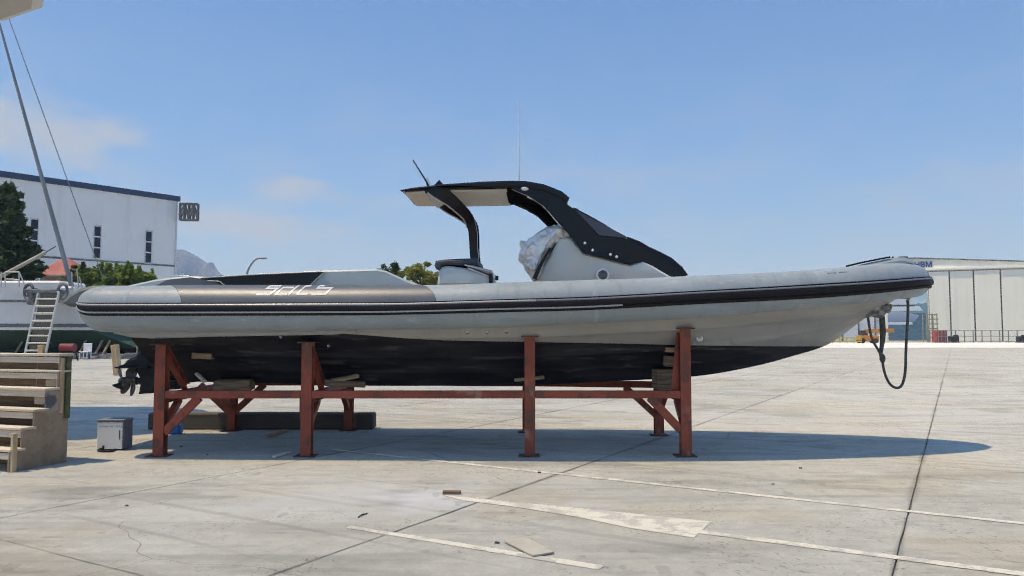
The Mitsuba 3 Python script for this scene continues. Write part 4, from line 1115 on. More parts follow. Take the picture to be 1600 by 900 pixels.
# run positions of the step noses (measured on the side panel) and heights
steps = [(0.247, 0.261), (0.415, 0.53), (0.583, 0.758), (0.754, 1.029), (0.924, 1.265), (0.935, 1.487)]
top_q, top_z = [(1.06, 1.457)][0]
prof = [(0.0, 0.0), (RUNL, 0.0), (RUNL, top_z)]
prof2 = []
zprev = None
for q, z in steps[::-1]:
    prof2.append((q, z))
pts = [(RUNL, top_z), (steps[-1][0] + .01, top_z)]
for i in range(len(steps) - 2, -1, -1):
    q, z = steps[i]
    qn = steps[i + 1][0] if i + 1 < len(steps) else RUNL
    pts.append((qn if qn > q + .02 else q + .03, z)); pts.append((q, z))
pts.append((steps[0][0], 0.0))
poly = [(RUNL, 0.0)] + pts
poly = Polygon(poly).buffer(0)
m = trimesh.creation.extrude_polygon(poly, 0.018, engine='earcut')   # (q, z) extruded
v = np.asarray(m.vertices).copy()
m.vertices = np.array([sw(a, t, b + 0.002) for a, b, t in v]); m = fixed(m)
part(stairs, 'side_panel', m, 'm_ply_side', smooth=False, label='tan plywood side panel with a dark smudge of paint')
WST = 1.9
m2 = m.copy(); off3 = np.r_[ld * WST, 0]; m2.vertices = m2.vertices + off3
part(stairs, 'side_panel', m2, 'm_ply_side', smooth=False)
for i, (q, z) in enumerate(steps):
    qn = steps[i + 1][0] if i + 1 < len(steps) else RUNL
    d = max(qn - q, .14) + .06
    for j in range(1):
        p = sw(q - .025 + d / 2, WST / 2 + rng.uniform(-.02, .02), z + .016 + rng.uniform(-.004, .004))
        part(stairs, 'tread', box(p[0], p[1], p[2], WST + rng.uniform(.02, .09), d + rng.uniform(-.02, .02), .032, .005, math.atan2(-ld[1], -ld[0]) + rng.uniform(-.012, .012)), 'm_pine', smooth=False)
    p = sw(q + .012, WST / 2, z - .055)
    part(stairs, 'riser_board', box(p[0], p[1], p[2] + rng.uniform(-.008, .008), WST, .022, .095 + rng.uniform(-.015, .012), .004, math.atan2(-ld[1], -ld[0]) + rng.uniform(-.01, .01)), 'm_pine', smooth=False)
    if i in (3, 4, 5):
        p = sw(q + .16, 0.22, z - .16)
        part(stairs, 'short_board', box(p[0], p[1], p[2], .34, .02, .10, .002, math.atan2(-ld[1], -ld[0])), 'm_pine', smooth=False)
    if i > 0:
        p = sw(min(q + .30, RUNL - .03), WST / 2, z / 2)
        part(stairs, 'back_board', box(p[0], p[1], p[2], WST - .06, .02, z - .02, 0, math.atan2(-ld[1], -ld[0])), 'm_ply_dark', smooth=False)
# front upright and rear upright on the right side
for q, l, z0, z1, w, mt in ((steps[0][0] + .05, -.022, 0.0, steps[1][1] - .03, .07, 'm_pine_post'), (RUNL - .04, -.022, .62, top_z + .02, .07, 'm_moss'), (RUNL - .14, -.02, .70, top_z + .01, .04, 'm_pine_post')):
    p = sw(q, l, (z0 + z1) / 2)
    part(stairs, 'upright', box(p[0], p[1], p[2], .04, w, z1 - z0, .003, math.atan2(-ld[1], -ld[0])), mt, smooth=False)
pz = (-6.799, 11.0, 1.643)
p = sw(RUNL - .05, 0.42, 0)
part(stairs, 'upright', box(pz[0], pz[1], 0.80, .075, .075, 2 * (pz[2] - 0.80), .004), 'm_pine_post', smooth=False)
# ---------------------------------------------------------------- background left: big hall, house, trees, yacht hull
def wall_frame(p, q):
    p, q = np.array(p, float), np.array(q, float)
    d = (q - p); L = np.linalg.norm(d); d /= L
    return p, d, L, np.array([d[1], -d[0]])          # outward normal on the right-hand side of p->q
YR, YL = 110.0, 92.6
hr = (-48.841, 110.0, 21.133); hl = (-63.139, 92.6, 21.18)
hp_, hd, hL, hn = wall_frame(hl[:2], hr[:2])
ext = 26.0
p_start = hp_ - hd * ext; Lw = hL + ext
HZ = (hr[2] + hl[2]) / 2
def hall_box(a0, a1, d0, d1, z0, z1, b=0.0):
    """Box along the hall wall: a along it, d outwards (negative = into the hall)."""
    m = box((a0 + a1) / 2, (d0 + d1) / 2, (z0 + z1) / 2, a1 - a0, d1 - d0, z1 - z0, b)
    return xform(m, (p_start[0], p_start[1], 0), x=(hd[0], hd[1], 0), z=(0, 0, 1)) if False else _hall(m)
def _hall(m):
    m = m.copy(); v = np.asarray(m.vertices)
    xy = p_start + v[:, :1] * hd + v[:, 1:2] * hn
    m.vertices = np.c_[xy, v[:, 2]]
    return fixed(m)
hall = thing('shipyard_hall', 'large pale grey clad hall with dark blue roof edge and slit windows at left', 'hall')
seam_z = (-48.682, 110.0, 11.649)[2]
part(hall, 'wall', hall_box(0, Lw, -60, 0, 0, HZ), 'm_cladding', smooth=False)
part(hall, 'roof_edge', hall_box(-.2, Lw + .25, -60.2, .30, HZ + .005, HZ + 0.75, .05), 'm_navy', smooth=False)
part(hall, 'cladding_seam', hall_box(0, Lw, .005, .10, seam_z - .12, seam_z + .12), 'm_grey_kit', smooth=False)
part(hall, 'downpipe', hall_box(Lw - .28, Lw - .08, .004, .16, 0, HZ - .05), 'm_frame_white', smooth=False)
for (a, z0, z1) in [(11.55, 11.935, 16.339), (18.417, 11.783, 16.369), (3.968, 12.248, 16.4)]:
    a += ext; w = 0.80
    wk = part(hall, 'window', cat(hall_box(a - w / 2 - .1, a + w / 2 + .1, .003, .10, z1, z1 + .12), hall_box(a - w / 2 - .1, a + w / 2 + .1, .003, .10, z0 - .12, z0),
                                  hall_box(a - w / 2 - .1, a - w / 2, .003, .10, z0, z1), hall_box(a + w / 2, a + w / 2 + .1, .003, .10, z0, z1)), 'm_frame_white', smooth=False)
    h3 = (z1 - z0) / 3
    for j in range(3):
        part(wk, 'pane', hall_box(a - w / 2 + .002, a + w / 2 - .002, .004, .03, z0 + j * h3 + .09, z0 + (j + 1) * h3 - .09), 'm_far_glass', smooth=False)
for i in range(1, 14):
    part(hall, 'wall_rib', hall_box(Lw * i / 14 - .05, Lw * i / 14 + .05, .003, .035, .2, HZ - .05), 'm_cladding', smooth=False)
# lattice sign frame projecting from the corner
def lattice(c0, ux, w, h, d, r):
    """Open lattice box: c0 lower corner, ux unit along the width."""
    ux = np.array([ux[0], ux[1], 0.0]); uy = np.array([-ux[1], ux[0], 0.0]); uz = np.array([0, 0, 1.0])
    P = lambda a, b, c: np.asarray(c0, float) + ux * a * w + uy * b * d + uz * c * h
    ms = []
    for b in (0, 1):
        for c in (0, 1): ms.append(beam(P(0, b, c), P(1, b, c), r * 1.6, r * 1.6, b=0))
    n = 4
    for b in (0, 1):
        for i in range(n + 1): ms.append(beam(P(i / n, b, 0), P(i / n, b, 1), r, r, b=0))
        for i in range(n): ms.append(beam(P(i / n, b, i % 2), P((i + 1) / n, b, 1 - i % 2), r, r, b=0))
    for c in (0, 1):
        for i in range(n + 1): ms.append(beam(P(i / n, 0, c), P(i / n, 1, c), r, r, b=0))
    return cat(*ms)
lc = (-48.143, 109.0, 18.342); le = (-45.648, 109.0, 18.528); lt = (-48.205, 109.0, 20.676)
whole('lattice_frame', lattice((lc[0], 109.0, lc[2]), (0.99, 0.12), le[0] - lc[0], lt[2] - lc[2], 0.7, 0.15), 'm_dark_gap', 'dark steel lattice frame sticking out from the corner of the pale hall', 'lattice frame', smooth=False)

# curved street lamp seen over the boat
lp = [(-17.51, 50.0, 3.99), (-17.544, 50.0, 5.598), (-17.467, 50.0, 5.937), (-17.264, 50.0, 6.362), (-16.975, 50.0, 6.701), (-16.723, 50.0, 6.808)]
lamp = thing('street_lamp', 'grey street lamp with curved arm rising behind the boat cockpit', 'street lamp')
lp0 = [(lp[0][0], 50.0, 0.0)] + list(lp[1:])
pp = spline(np.array([lp[1], lp[2], lp[3], lp[4], lp[5]]), 24)
part(lamp, 'pole', tube(np.vstack([[lp[1][0], 50.0, 0.0], pp]), np.r_[0.09, np.linspace(.075, .05, 24)], 10), 'm_lamp_pole', smooth=True)
hd_ = lp[5]
m = trimesh.creation.icosphere(2, 1.0); m.apply_scale([.30, .12, .07]); m.apply_translation([hd_[0] + .24, 50.0, hd_[2]])
part(lamp, 'lamp_head', m, 'm_lamp_pole', smooth=True)


# foliage -----------------------------------------------------------------
def leaves(points, size, normals=np.array([0.0, 0.0, 1.0]), jitter=0.75, elong=1.6, droop=0.0):
    """One quad per point, random tilt."""
    n = len(points)
    sz = size * rng.uniform(.6, 1.35, n)
    a = rng.normal(size=(n, 3)); a /= np.linalg.norm(a, axis=1, keepdims=True)
    if normals is not None:
        a = normals + a * jitter; a /= np.linalg.norm(a, axis=1, keepdims=True)
    b = np.cross(a, rng.normal(size=(n, 3))); b /= np.linalg.norm(b, axis=1, keepdims=True)
    c = np.cross(a, b)
    P = np.asarray(points)
    q = np.stack([P - b * (sz * elong / 2)[:, None], P + c * (sz * .5)[:, None], P + b * (sz * elong / 2)[:, None], P - c * (sz * .5)[:, None]], 1)
    f = np.arange(n * 4).reshape(n, 4)
    return trimesh.Trimesh(q.reshape(-1, 3), np.vstack([f[:, [0, 1, 2]], f[:, [0, 2, 3]]]), process=False)


def crown_points(c, rx, ry, rz, nclump, per, clump_r, seed):
    r = np.random.default_rng(seed)
    pts = []
    d = r.normal(size=(nclump, 3)); d /= np.linalg.norm(d, axis=1, keepdims=True)
    rad = r.uniform(0.35, 1.0, nclump) ** 0.6
    cc = np.array(c) + d * rad[:, None] * [rx, ry, rz]
    for q in cc:
        e = r.normal(size=(per, 3)); e /= np.linalg.norm(e, axis=1, keepdims=True)
        k = clump_r * r.uniform(.6, 1.3)
        pts.append(q + e * (r.uniform(.3, 1, (per, 1)) ** .5) * k * [1, 1, .75])
    return np.vstack(pts), cc


def tree(name, label, base, height, crown_h, rx, matname, nclump=60, per=45, clump_r=0.55, leaf=0.22, seed=1, group=None, catname='tree', tr=0.16, shoots=0):
    x, y = base
    t = thing(name, label, catname, group)
    zc_ = height - crown_h / 2
    pts, cc = crown_points((x, y, zc_), rx, rx, crown_h / 2, nclump, per, clump_r, seed)
    rs = np.random.default_rng(seed + 7)
    for _ in range(shoots):                                    # upright leading shoots
        cx_, cy_ = x + rs.uniform(-.8, .8) * rx, y + rs.uniform(-.6, .6) * rx
        f = rs.uniform(0, 1, 110); h_ = rs.uniform(.7, 1.5)
        pts = np.vstack([pts, np.c_[cx_ + rs.normal(0, 1, 110) * (.20 * (1 - f) + .03), cy_ + rs.normal(0, 1, 110) * (.20 * (1 - f) + .03), height - .75 + h_ * f]])
    pts = pts[pts[:, 2] > 0.1]
    wood = [tube([(x, y, 0), (x + .05, y, zc_ * .5), (x, y + .05, zc_), (x, y, height - .2 * crown_h)], [tr, tr * .8, tr * .55, tr * .2], 8)]
    r = np.random.default_rng(seed + 99)
    for q in cc[r.choice(len(cc), min(16, len(cc)), replace=False)]:
        z0 = max(.3, min(q[2] - .3 * crown_h, zc_))
        wood.append(tube([(x, y, z0), ((x + q[0]) / 2, (y + q[1]) / 2, (z0 + q[2]) / 2 + .15), tuple(q)], [tr * .45, tr * .3, tr * .1], 6))
    part(t, 'trunk', cat(*wood), 'm_bark', smooth=40)
    part(t, 'crown', leaves(pts, leaf), matname, smooth=False, kind=None)
    return t


def conifer(name, label, base, height, rbase, matname, seed, whorls=34, group=None, leaf=0.34):
    r = np.random.default_rng(seed)
    x, y = base
    t = thing(name, label, 'tree', group)
    part(t, 'trunk', tube([(x, y, 0), (x, y, height * .5), (x, y, height * .99)], [.24, .15, .03], 10), 'm_bark', smooth=True)
    pts, nn, wood = [], [], []
    for i in range(whorls):
        f = (i + r.uniform(-.3, .3)) / whorls
        z = 0.6 + (height - 0.9) * max(f, 0)
        R_ = rbase * (1 - max(f, 0)) ** 0.72 * r.uniform(.8, 1.12) + .25
        nb = max(5, int(15 * (1 - f) + 5))
        a0 = r.uniform(0, 6.28)
        for k in range(nb):
            a = a0 + k * 2 * np.pi / nb + r.uniform(-.25, .25)
            L = R_ * r.uniform(.45, 1.22)
            d = np.array([np.cos(a), np.sin(a), 0])
            up = r.uniform(-.02, .28) + .35 * f
            n = max(10, int(L * 30))
            s = np.sqrt(r.uniform(.05, 1, n))
            w = (0.12 + .20 * np.sin(np.pi * np.minimum(s * .9, 1))) * (0.6 + .25 * L)
            side = np.array([-d[1], d[0], 0])
            p = np.array([x, y, z]) + d * (s * L)[:, None] + side * (r.normal(0, 1, n) * w * .55)[:, None]
            p[:, 2] += s * L * up - .18 * L * s ** 2 * (1 - f) + r.normal(0, .10, n)
            pts.append(p)
            if k % 2 == 0: wood.append(tube([(x, y, z), tuple(np.array([x, y, z]) + d * L * .5 + [0, 0, L * .5 * up]), tuple(np.array([x, y, z]) + d * L * .9 + [0, 0, L * .9 * up - .14 * L * (1 - f)])], [.05, .03, .012], 5))
    pts = np.vstack(pts)
    part(t, 'branches', cat(*wood), 'm_bark', smooth=True)
    part(t, 'crown', leaves(pts, leaf, elong=2.4), matname, smooth=False)
    return t


ctop = (-43.679, 66.0, 14.874); cx = (-43.933, 66.0, 8.607)[0]
conifer('conifer_tree', 'tall dark green conifer in front of the pale hall at the left edge', (cx - 0.2, 66.0), ctop[2] + .3, 3.55, 'm_needles', 4, whorls=40)
# row of young bright trees behind the yacht
k_ = 0
ORD = ['', 'second from the left', 'fourth from the left', 'sixth from the left', 'third from the right', 'third from the left', 'fifth from the left', 'fourth from the right', 'second from the right', 'rightmost', 'leftmost']
YT = ['dark narrow young tree beside the red roofed house'] + [f'bright green young tree before the pale hall, {o} in the row' for o in ORD[1:]]
for (x, y, z), hgt_ in zip([(-42.706, 74.0, 8.425)] + [(-42.627, 76.0, 8.282), (-40.962, 76.0, 8.475), (-39.402, 76.0, 7.959), (-37.926, 76.0, 8.024)] + [(-42.882, 78.0, 8.188), (-41.171, 78.0, 8.32), (-39.66, 78.0, 8.519), (-38.126, 78.0, 7.989), (-37.395, 78.0, 7.791), (-44.397, 78.0, 8.121)], [.75, .95, .95, .9, .85, .9, .9, .95, .8, .6, .9]):
    k_ += 1
    dark = k_ == 1
    tree('young_tree', YT[k_ - 1], (x, y), z + .1, min(z - .5, 6.6), hgt_ * 1.2, 'm_leaf_mid' if dark else 'm_leaf_bright', 70, 46, .44, .24, seed=20 + k_,
         group=None if dark else 'bright young trees in a row before the hall', tr=.10, shoots=1 if dark else 5)
# trees seen over the cockpit
q = (-9.684, 80.0, 9.438)
tree('yellow_green_tree', 'round yellow green tree seen over the boat between cockpit and helm seat', (q[0], 80.0), q[2], 5.6, 2.35, 'm_leaf_yellow', 90, 60, .55, .26, seed=5)
q = (-14.255, 92.0, 10.897)
conifer('thin_conifer_tree', 'thin dark blue green tree left of the round yellow green one', (q[0], 92.0), q[2], 1.7, 'm_leaf_mid', 8, whorls=26, leaf=.3)
q = (-15.234, 90.0, 10.087)
tree('dark_shrub_tree', 'small dark tree peeping over the grey coaming of the boat', (q[0], 90.0), q[2], 4.0, 1.0, 'm_leaf_mid', 34, 40, .42, .24, seed=6, tr=.10)
q = (-7.816, 84.0, 8.75)
tree('low_green_tree', 'low green tree half hidden behind the helm seat', (q[0], 84.0), q[2], 4.4, 1.7, 'm_leaf_yellow', 40, 50, .5, .26, seed=9, tr=.12)

# house with red hipped roof
hz = thing('red_roof_house', 'small tan house with a red hipped tile roof behind the yacht', 'house')
HY = 78.0
e0, e1 = (-48.675, 78.0, 7.857), (-45.041, 78.0, 7.658); rd0 = (-47.819, 78.0, 9.678)
wz = e0[2]
part(hz, 'wall', box((e0[0] + e1[0]) / 2 - .2, HY + 3.0, wz / 2, e1[0] - e0[0] - .5, 6.0, wz, .01), 'm_stucco', smooth=False)
ex0, ex1, ey0, ey1 = e0[0] - .4, e1[0] + .2, HY - .6, HY + 6.6
rz = rd0[2] + .3
rx_ = rd0[0] + .3
rf = trimesh.convex.convex_hull(np.array([[ex0, ey0, wz], [ex1, ey0, wz], [ex1, ey1, wz], [ex0, ey1, wz], [ex0, ey0, wz - .15], [ex1, ey0, wz - .15], [ex1, ey1, wz - .15], [ex0, ey1, wz - .15], [rx_, HY + 2.6, rz], [rx_ - .8, HY + 3.4, rz]]))
rk = part(hz, 'roof', rf, 'm_roof_tile', smooth=False)
part(hz, 'fascia', box((ex0 + ex1) / 2, ey0 - .05, wz - .08, ex1 - ex0, .08, .20, .01), 'm_stucco', smooth=False)
w0, w1 = (-47.989, 78.0, 7.13), (-47.039, 78.0, 6.403)
wk = part(hz, 'window', box((w0[0] + w1[0]) / 2, HY - .03, (w0[2] + w1[2]) / 2, w1[0] - w0[0], .06, w0[2] - w1[2], .01), 'm_frame_white', smooth=False)
for i in range(2):
    for j in range(2):
        ww, wh = (w1[0] - w0[0]) / 2, (w0[2] - w1[2]) / 2
        part(wk, 'pane', box(w0[0] + ww * (i + .5), HY - .064, w1[2] + wh * (j + .5), ww - .1, .012, wh - .08), 'm_far_glass', smooth=False)

# big white and green yacht hull on the hard
GY = 57.0
gul = thing('sailing_yacht', 'large white sailing yacht with green bottom laid up behind the wooden stairs', 'sailing yacht')
gd = (-38.519, 57.0, 5.26)[2]; gk = (-38.481, 57.0, 4.321)[2]; gs0 = (-38.407, 57.0, 2.519)[2]; gb = (-38.333, 57.0, 0.7)[2]
gx1 = (-31.217, 57.0, 2.855)[0]
# stations along x (bow far to the left, stern at right)
gst = np.linspace(-62, (-32.274, 57.0, 2.855)[0], 50)
def gsec(x):
    f = (x - gst[0]) / (gst[-1] - gst[0])
    w = 3.2 * np.clip(np.sin(np.pi * min(.5, f * .62 + .04)) , 0, 1) * (1 - 0.25 * max(0, f - .75) / .25)
    return w
def gulet_shell(z0, z1, k0, k1, xend0, xend1, n=8):
    rows = []
    for x in gst:
        w = gsec(x); row = []
        for f in np.linspace(0, 1, n):
            z = z0 + (z1 - z0) * f
            ww = w * (k0 + (k1 - k0) * f)
            row.append((x, ww, z))
        rows.append(row)
    A_ = np.array(rows)
    # raked transom: shift the last stations
    fr = np.clip((A_[..., 0] - gst[-8]) / (gst[-1] - gst[-8]), 0, 1)
    A_[..., 0] += fr * (xend0 + (xend1 - xend0) * (A_[..., 2] - z0) / (z1 - z0))
    near = A_.copy(); near[..., 1] = GY + 3.2 - A_[..., 1]
    far = A_.copy(); far[..., 1] = GY + 3.2 + A_[..., 1]
    end = np.stack([near[-1], far[-1]])
    return cat(fixed(grid_mesh(near)), fixed(grid_mesh(far)), fixed(grid_mesh(end)))
part(gul, 'hull', gulet_shell(gs0 - .12, gk, .97, 1.0, 0.2, .9), 'm_gulet_white', smooth=40)
part(gul, 'bulwark', gulet_shell(gk + .01, gd - .45, 1.015, 1.02, -2.2, -2.2), 'm_gulet_white', smooth=40)
part(gul, 'boot_stripe', gulet_shell(gs0 - .20, gs0 + .06, .985, .986, 0.25, .35), 'm_dark_gap', smooth=40, label='black stripe along the white hull')
part(gul, 'bottom', gulet_shell(gb, gs0 - .42, .45, .965, 3.2, .3), 'm_gulet_green', smooth=40, label='green painted bottom')
part(gul, 'lower_stripe', gulet_shell(gs0 - .42, gs0 - .2, .967, .97, 0.3, .3), 'm_gulet_white', smooth=40)
part(gul, 'rubbing_strake', gulet_shell(gk - .12, gk + .06, 1.025, 1.025, .2, .2), 'm_grey_kit', smooth=40)
part(gul, 'deck', box((gst[0] + gst[-1]) / 2, GY + 3.2, gd - .6, gst[-1] - gst[0] - 3, 5.2, .10), 'm_teak', smooth=False)
cab0 = (-41.176, 58.0, 5.812)
part(gul, 'cabin', box((-38.808, 57.0, 5.26)[0] - 9, GY + 3.2, gd + .0, 26, 3.6, 1.3, .15), 'm_gulet_white', smooth=False)
part(gul, 'keel', slab([(-56, 0.25), (-36, 0.25), (-33.5, gb + .3), (-58, gb + .3)], GY + 2.7, GY + 3.7, .1), 'm_gulet_green', smooth=False)
# spars and stays
ma, mb = (-33.861, 57.5, 6.85), (-39.69, 57.5, 25.669)
ma, mb = np.array(ma), np.array(mb)
lo = ma + (ma - mb) / np.linalg.norm(ma - mb) * 1.6; hi = mb + (mb - ma) * .12
part(gul, 'furled_stay', tube([lo, ma, (ma + mb) / 2, hi], [.16, .17, .13, .06], 10), 'm_spar', smooth=True, label='dark raked spar with furled sail leaning to upper left')
ca, cb_ = np.array((-31.92, 58.0, 7.535)), np.array((-39.135, 58.0, 25.877))
part(gul, 'stay_wire', tube([ca + (ca - cb_) * .08, cb_ + (cb_ - ca) * .1], .035, 6), 'm_spar', smooth=True)
bo0, bo1, bo2 = np.array((-38.87, 56.5, 5.708)), np.array((-34.939, 56.5, 7.867)), np.array((-34.143, 56.5, 8.348))
part(gul, 'boom', tube([bo0, bo1, bo1 + (bo2 - bo1) * .1], [.16, .13, .07], 10), 'm_spar_tan', smooth=True)
part(gul, 'boom_end', tube([bo1, bo2], [.05, .05], 8), 'm_dark_gap', smooth=True)
for a_, b_ in zip([(-37.647, 56.2, 6.402), (-36.601, 56.2, 6.402), (-37.626, 56.2, 5.878), (-37.647, 56.2, 6.402), (-36.601, 56.2, 6.402), (-37.932, 56.2, 6.402)], [(-37.601, 56.2, 5.259), (-36.556, 56.2, 5.259), (-36.579, 56.2, 5.831), (-36.601, 56.2, 6.402), (-36.082, 56.2, 5.259), (-37.886, 56.2, 5.259)]):
    part(gul, 'guard_rail', tube([a_, b_], .05, 6), 'm_alu', smooth=True)
for a_, b_ in zip([(-32.704, 56.2, 6.402), (-32.332, 56.2, 6.641), (-32.122, 56.2, 6.069)], [(-32.611, 56.2, 5.117), (-32.141, 56.2, 5.259), (-31.904, 56.2, 5.259)]):
    part(gul, 'stern_support', tube([a_, b_], .05, 6), 'm_spar_tan', smooth=True)
# grey gear on the stern: platform, fenders
g0, g1 = (-35.457, 56.0, 4.631), (-33.486, 56.0, 5.058)
part(gul, 'boarding_platform', box((g0[0] + g1[0]) / 2, 56.1, (g0[2] + g1[2]) / 2 + .1, g1[0] - g0[0] + .5, 1.6, .28, .05), 'm_grey_kit', smooth=False)
g0, g1 = (-36.16, 56.4, 3.985), (-35.541, 56.4, 5.224)
part(gul, 'stern_gear', box((g0[0] + g1[0]) / 2, 56.7, (g0[2] + g1[2]) / 2, .7, .6, 1.25, .12), 'm_grey_kit', smooth=False)
g0, g1 = (-33.781, 56.4, 3.985), (-32.783, 56.4, 5.367)
part(gul, 'stern_gear', box((g0[0] + g1[0]) / 2, 56.8, (g0[2] + g1[2]) / 2, 1.0, .6, 1.4, .15), 'm_frame_white', smooth=False)
for c in [(-35.576, 55.8, 4.904), (-33.081, 55.8, 4.951)]:
    m = trimesh.creation.torus(.48, .12); m.apply_transform(trimesh.transformations.rotation_matrix(np.pi / 2, [1, 0, 0])); m.apply_scale([.7, 1, 1.15]); m.apply_translation(c)
    part(gul, 'fender', m, 'm_grey_kit', smooth=True)
# support stands under the hull
for (x, y, z) in [(-40.167, 57.6, 0.158), (-37.747, 57.6, 0.158), (-32.908, 57.6, 0.158), (-31.649, 57.6, 0.158), (-31.069, 57.6, 0.158)]:
    part(gul, 'hull_stand', tube([(x, 57.6, 0), (x + .2, 58.4, gb + .6)], .09, 6), 'm_timber', smooth=True)

# boarding ladder
LY = 55.0
lad = thing('boarding_ladder', 'pale aluminium boarding ladder with dark treads leaning on the yacht stern', 'ladder')
l0, l1 = np.array((-34.876, 54.6, 0.563)), np.array((-34.618, 55.4, 4.835))
r0, r1_ = np.array((-33.407, 54.6, 0.563)), np.array((-33.121, 55.4, 4.835))
ln = (l0 - l1) / np.linalg.norm(l0 - l1)
ft = l0[2] / -ln[2] if ln[2] < 0 else .5
for a, b in ((l0, l1), (r0, r1_)):
    e = a + ln * (a[2] / -ln[2]) * .98
    part(lad, 'rail', beam(e, b, .13, .16, up=(0, 1, 0), b=.02), 'm_alu', smooth=False)
nr = 8
for i in range(-1, nr + 1):
    f = (i + .1) / nr
    a = l0 + (l1 - l0) * f; b = r0 + (r1_ - r0) * f
    if a[2] < .1: continue
    part(lad, 'rung', beam(a, b, .16, .11, b=.015), 'm_alu', smooth=False)
    if 0 <= i < nr:
        f2 = (i + .62) / nr
        a = l0 + (l1 - l0) * f2 + [0.12, .12, 0]; b = r0 + (r1_ - r0) * f2 + [-.12, .12, 0]
        part(lad, 'tread', beam(a, b, .05, .34, b=.01), 'm_tread', smooth=False)

# wooden prop post and clutter below the yacht
p0, p1 = (-17.57, 34.0, 0.006), (-17.783, 34.0, 1.315)
gp_ = (-17.357, 33.588)
whole('prop_post', beam((gp_[0], gp_[1], 0), (gp_[0] - .17, gp_[1], (-17.26, 33.0, 1.329)[2]), .27, .27, up=(0, 1, 0), b=.02), 'm_pine_post', 'pale square wooden post standing on the concrete left of the propellers', 'post', smooth=False)
q0, q1 = (-30.802, 52.0, 0.361), (-29.859, 52.0, 0.884)
bt = tube([(q0[0], 52.0, .86), (q1[0], 52.0, .86)], .30, 18)
whole('red_barrel', bt, 'm_barrel', 'dark red barrel lying on a trestle below the green hull', 'barrel', smooth=40)
whole('trestle', cat(box((q0[0] + q1[0]) / 2, 52.0, .53, q1[0] - q0[0] + .4, .6, .06), *[beam((xx, 52 + dy, 0), (xx, 52 + dy * .4, .5), .08, .08) for xx in (q0[0], q1[0]) for dy in (-.4, .4)]), 'm_dark_stuff', 'low dark trestle under the red barrel', 'trestle', smooth=False)
q = (-30.818, 55.0, 0.14)
whole('white_chair', cat(box(q[0], 55, .52, .62, .6, .06, .01), box(q[0], 55.3, .85, .62, .06, .6, .02), *[beam((q[0] + a, 55 + b, 0), (q[0] + a, 55 + b, .5), .05, .05) for a in (-.27, .27) for b in (-.25, .25)]), 'm_white_fit', 'small white chair standing below the yacht hull', 'chair', smooth=False)
ms = []
for i in range(170):
    x = rng.uniform((-39.748, 57.0, 0.175)[0], (-27.201, 57.0, 0.175)[0]); y = rng.uniform(55.5, 59.5)
    sx, sy, sz_ = rng.uniform(.15, 1.1), rng.uniform(.15, .6), rng.uniform(.06, .42)
    ms.append(box(x, y, sz_ / 2, sx, sy, sz_, 0, rng.uniform(0, 3)))
struct('rubble', cat(*ms), 'm_debris', kind='stuff')
ms = []
for i in range(90):
    x = rng.uniform((-44.63, 64.0, -0.025)[0], (-30.327, 64.0, -0.025)[0]); y = rng.uniform(62, 68)
    sx, sy, sz_ = rng.uniform(.4, 2.0), rng.uniform(.4, 1.2), rng.uniform(.4, 1.9)
    ms.append(box(x, y, sz_ / 2, sx, sy, sz_, 0, rng.uniform(0, 3)))
struct('stored_materials', cat(*ms), 'm_dark_stuff', kind='stuff')

# ---------------------------------------------------------------- background right: far hall with tall doors
FY = 195.0
HD = np.array([math.cos(math.radians(-25)), math.sin(math.radians(-25))]); HN = np.array([HD[1], -HD[0]])
H0 = np.array([(95.951, 195.0, 5.408)[0], FY])
def fhm(m):
    """Hall frame (along the front, out towards the yard negative, up) -> yard."""
    m = m.copy(); v = np.asarray(m.vertices)
    m.vertices = np.c_[H0 + v[:, :1] * HD - v[:, 1:2] * HN, v[:, 2]]
    return m
fh = thing('far_hall', 'large cream hall with tall sliding doors beyond the bow at right', 'hall')
(aP, zPk), (aR, zRt), (_a, zdoor), (_a2, zL_) = [(7.129, 20.947), (46.435, 17.949), (16.892, 18.141), (0.411, 20.733)]
front = [(0, 0), (aR, 0), (aR, zRt), (aP, zPk), (0, zL_)]
part(fh, 'front_wall', fhm(slab(front, 0, 60, .02)), 'm_cream', smooth=False)
part(fh, 'roof_trim', fhm(cat(beam((aP - .02, -.15, zPk + .12), (aR + .4, -.15, zRt + .12), .5, .30), beam((-.3, -.15, zL_ + .12), (aP, -.15, zPk + .12), .5, .30))), 'm_grey_kit', smooth=False)
dx_ = [a[0] for a in [(9.814, 5.331), (14.427, 5.295), (19.692, 5.254), (25.23, 5.211), (31.336, 5.163), (37.399, 5.116), (43.292, 5.069)]]
zds = [a[1] for a in [(10.187, 18.064), (14.813, 17.977), (20.093, 17.865), (25.648, 17.819), (31.773, 17.748), (37.854, 17.674), (43.765, 17.603)]]
zdoor = min(zds)
for i in range(len(dx_) - 1):
    dpt = .30 if i % 2 else .12
    part(fh, 'door_panel', fhm(box((dx_[i] + dx_[i + 1]) / 2, -.6 + dpt, zdoor / 2 - .1, dx_[i + 1] - dx_[i] - (.42 if i % 2 else .24), .35, zdoor - .2, .04)), 'm_cream', smooth=False)
part(fh, 'door_lintel', fhm(box((dx_[0] + dx_[-1]) / 2, -.55, zdoor + .45, dx_[-1] - dx_[0] + 1.0, 1.0, .5, .04)), 'm_cream_trim', smooth=False)
part(fh, 'door_recess', fhm(box((dx_[0] + dx_[-1]) / 2, -.06, zdoor / 2, dx_[-1] - dx_[0], .10, zdoor)), 'm_recess', smooth=False)
(tx0, tz0), (tx1, tz1), (ex_, ez_) = [(6.777, 18.676), (10.67, 20.069), (6.224, 19.513)]
tm = meshkit.text_mesh('HBM', tz1 - tz0, 0.12, bold=True)
tm.apply_scale([(tx1 - tx0) / (tm.bounds[1][0] - tm.bounds[0][0]), 1, 1])
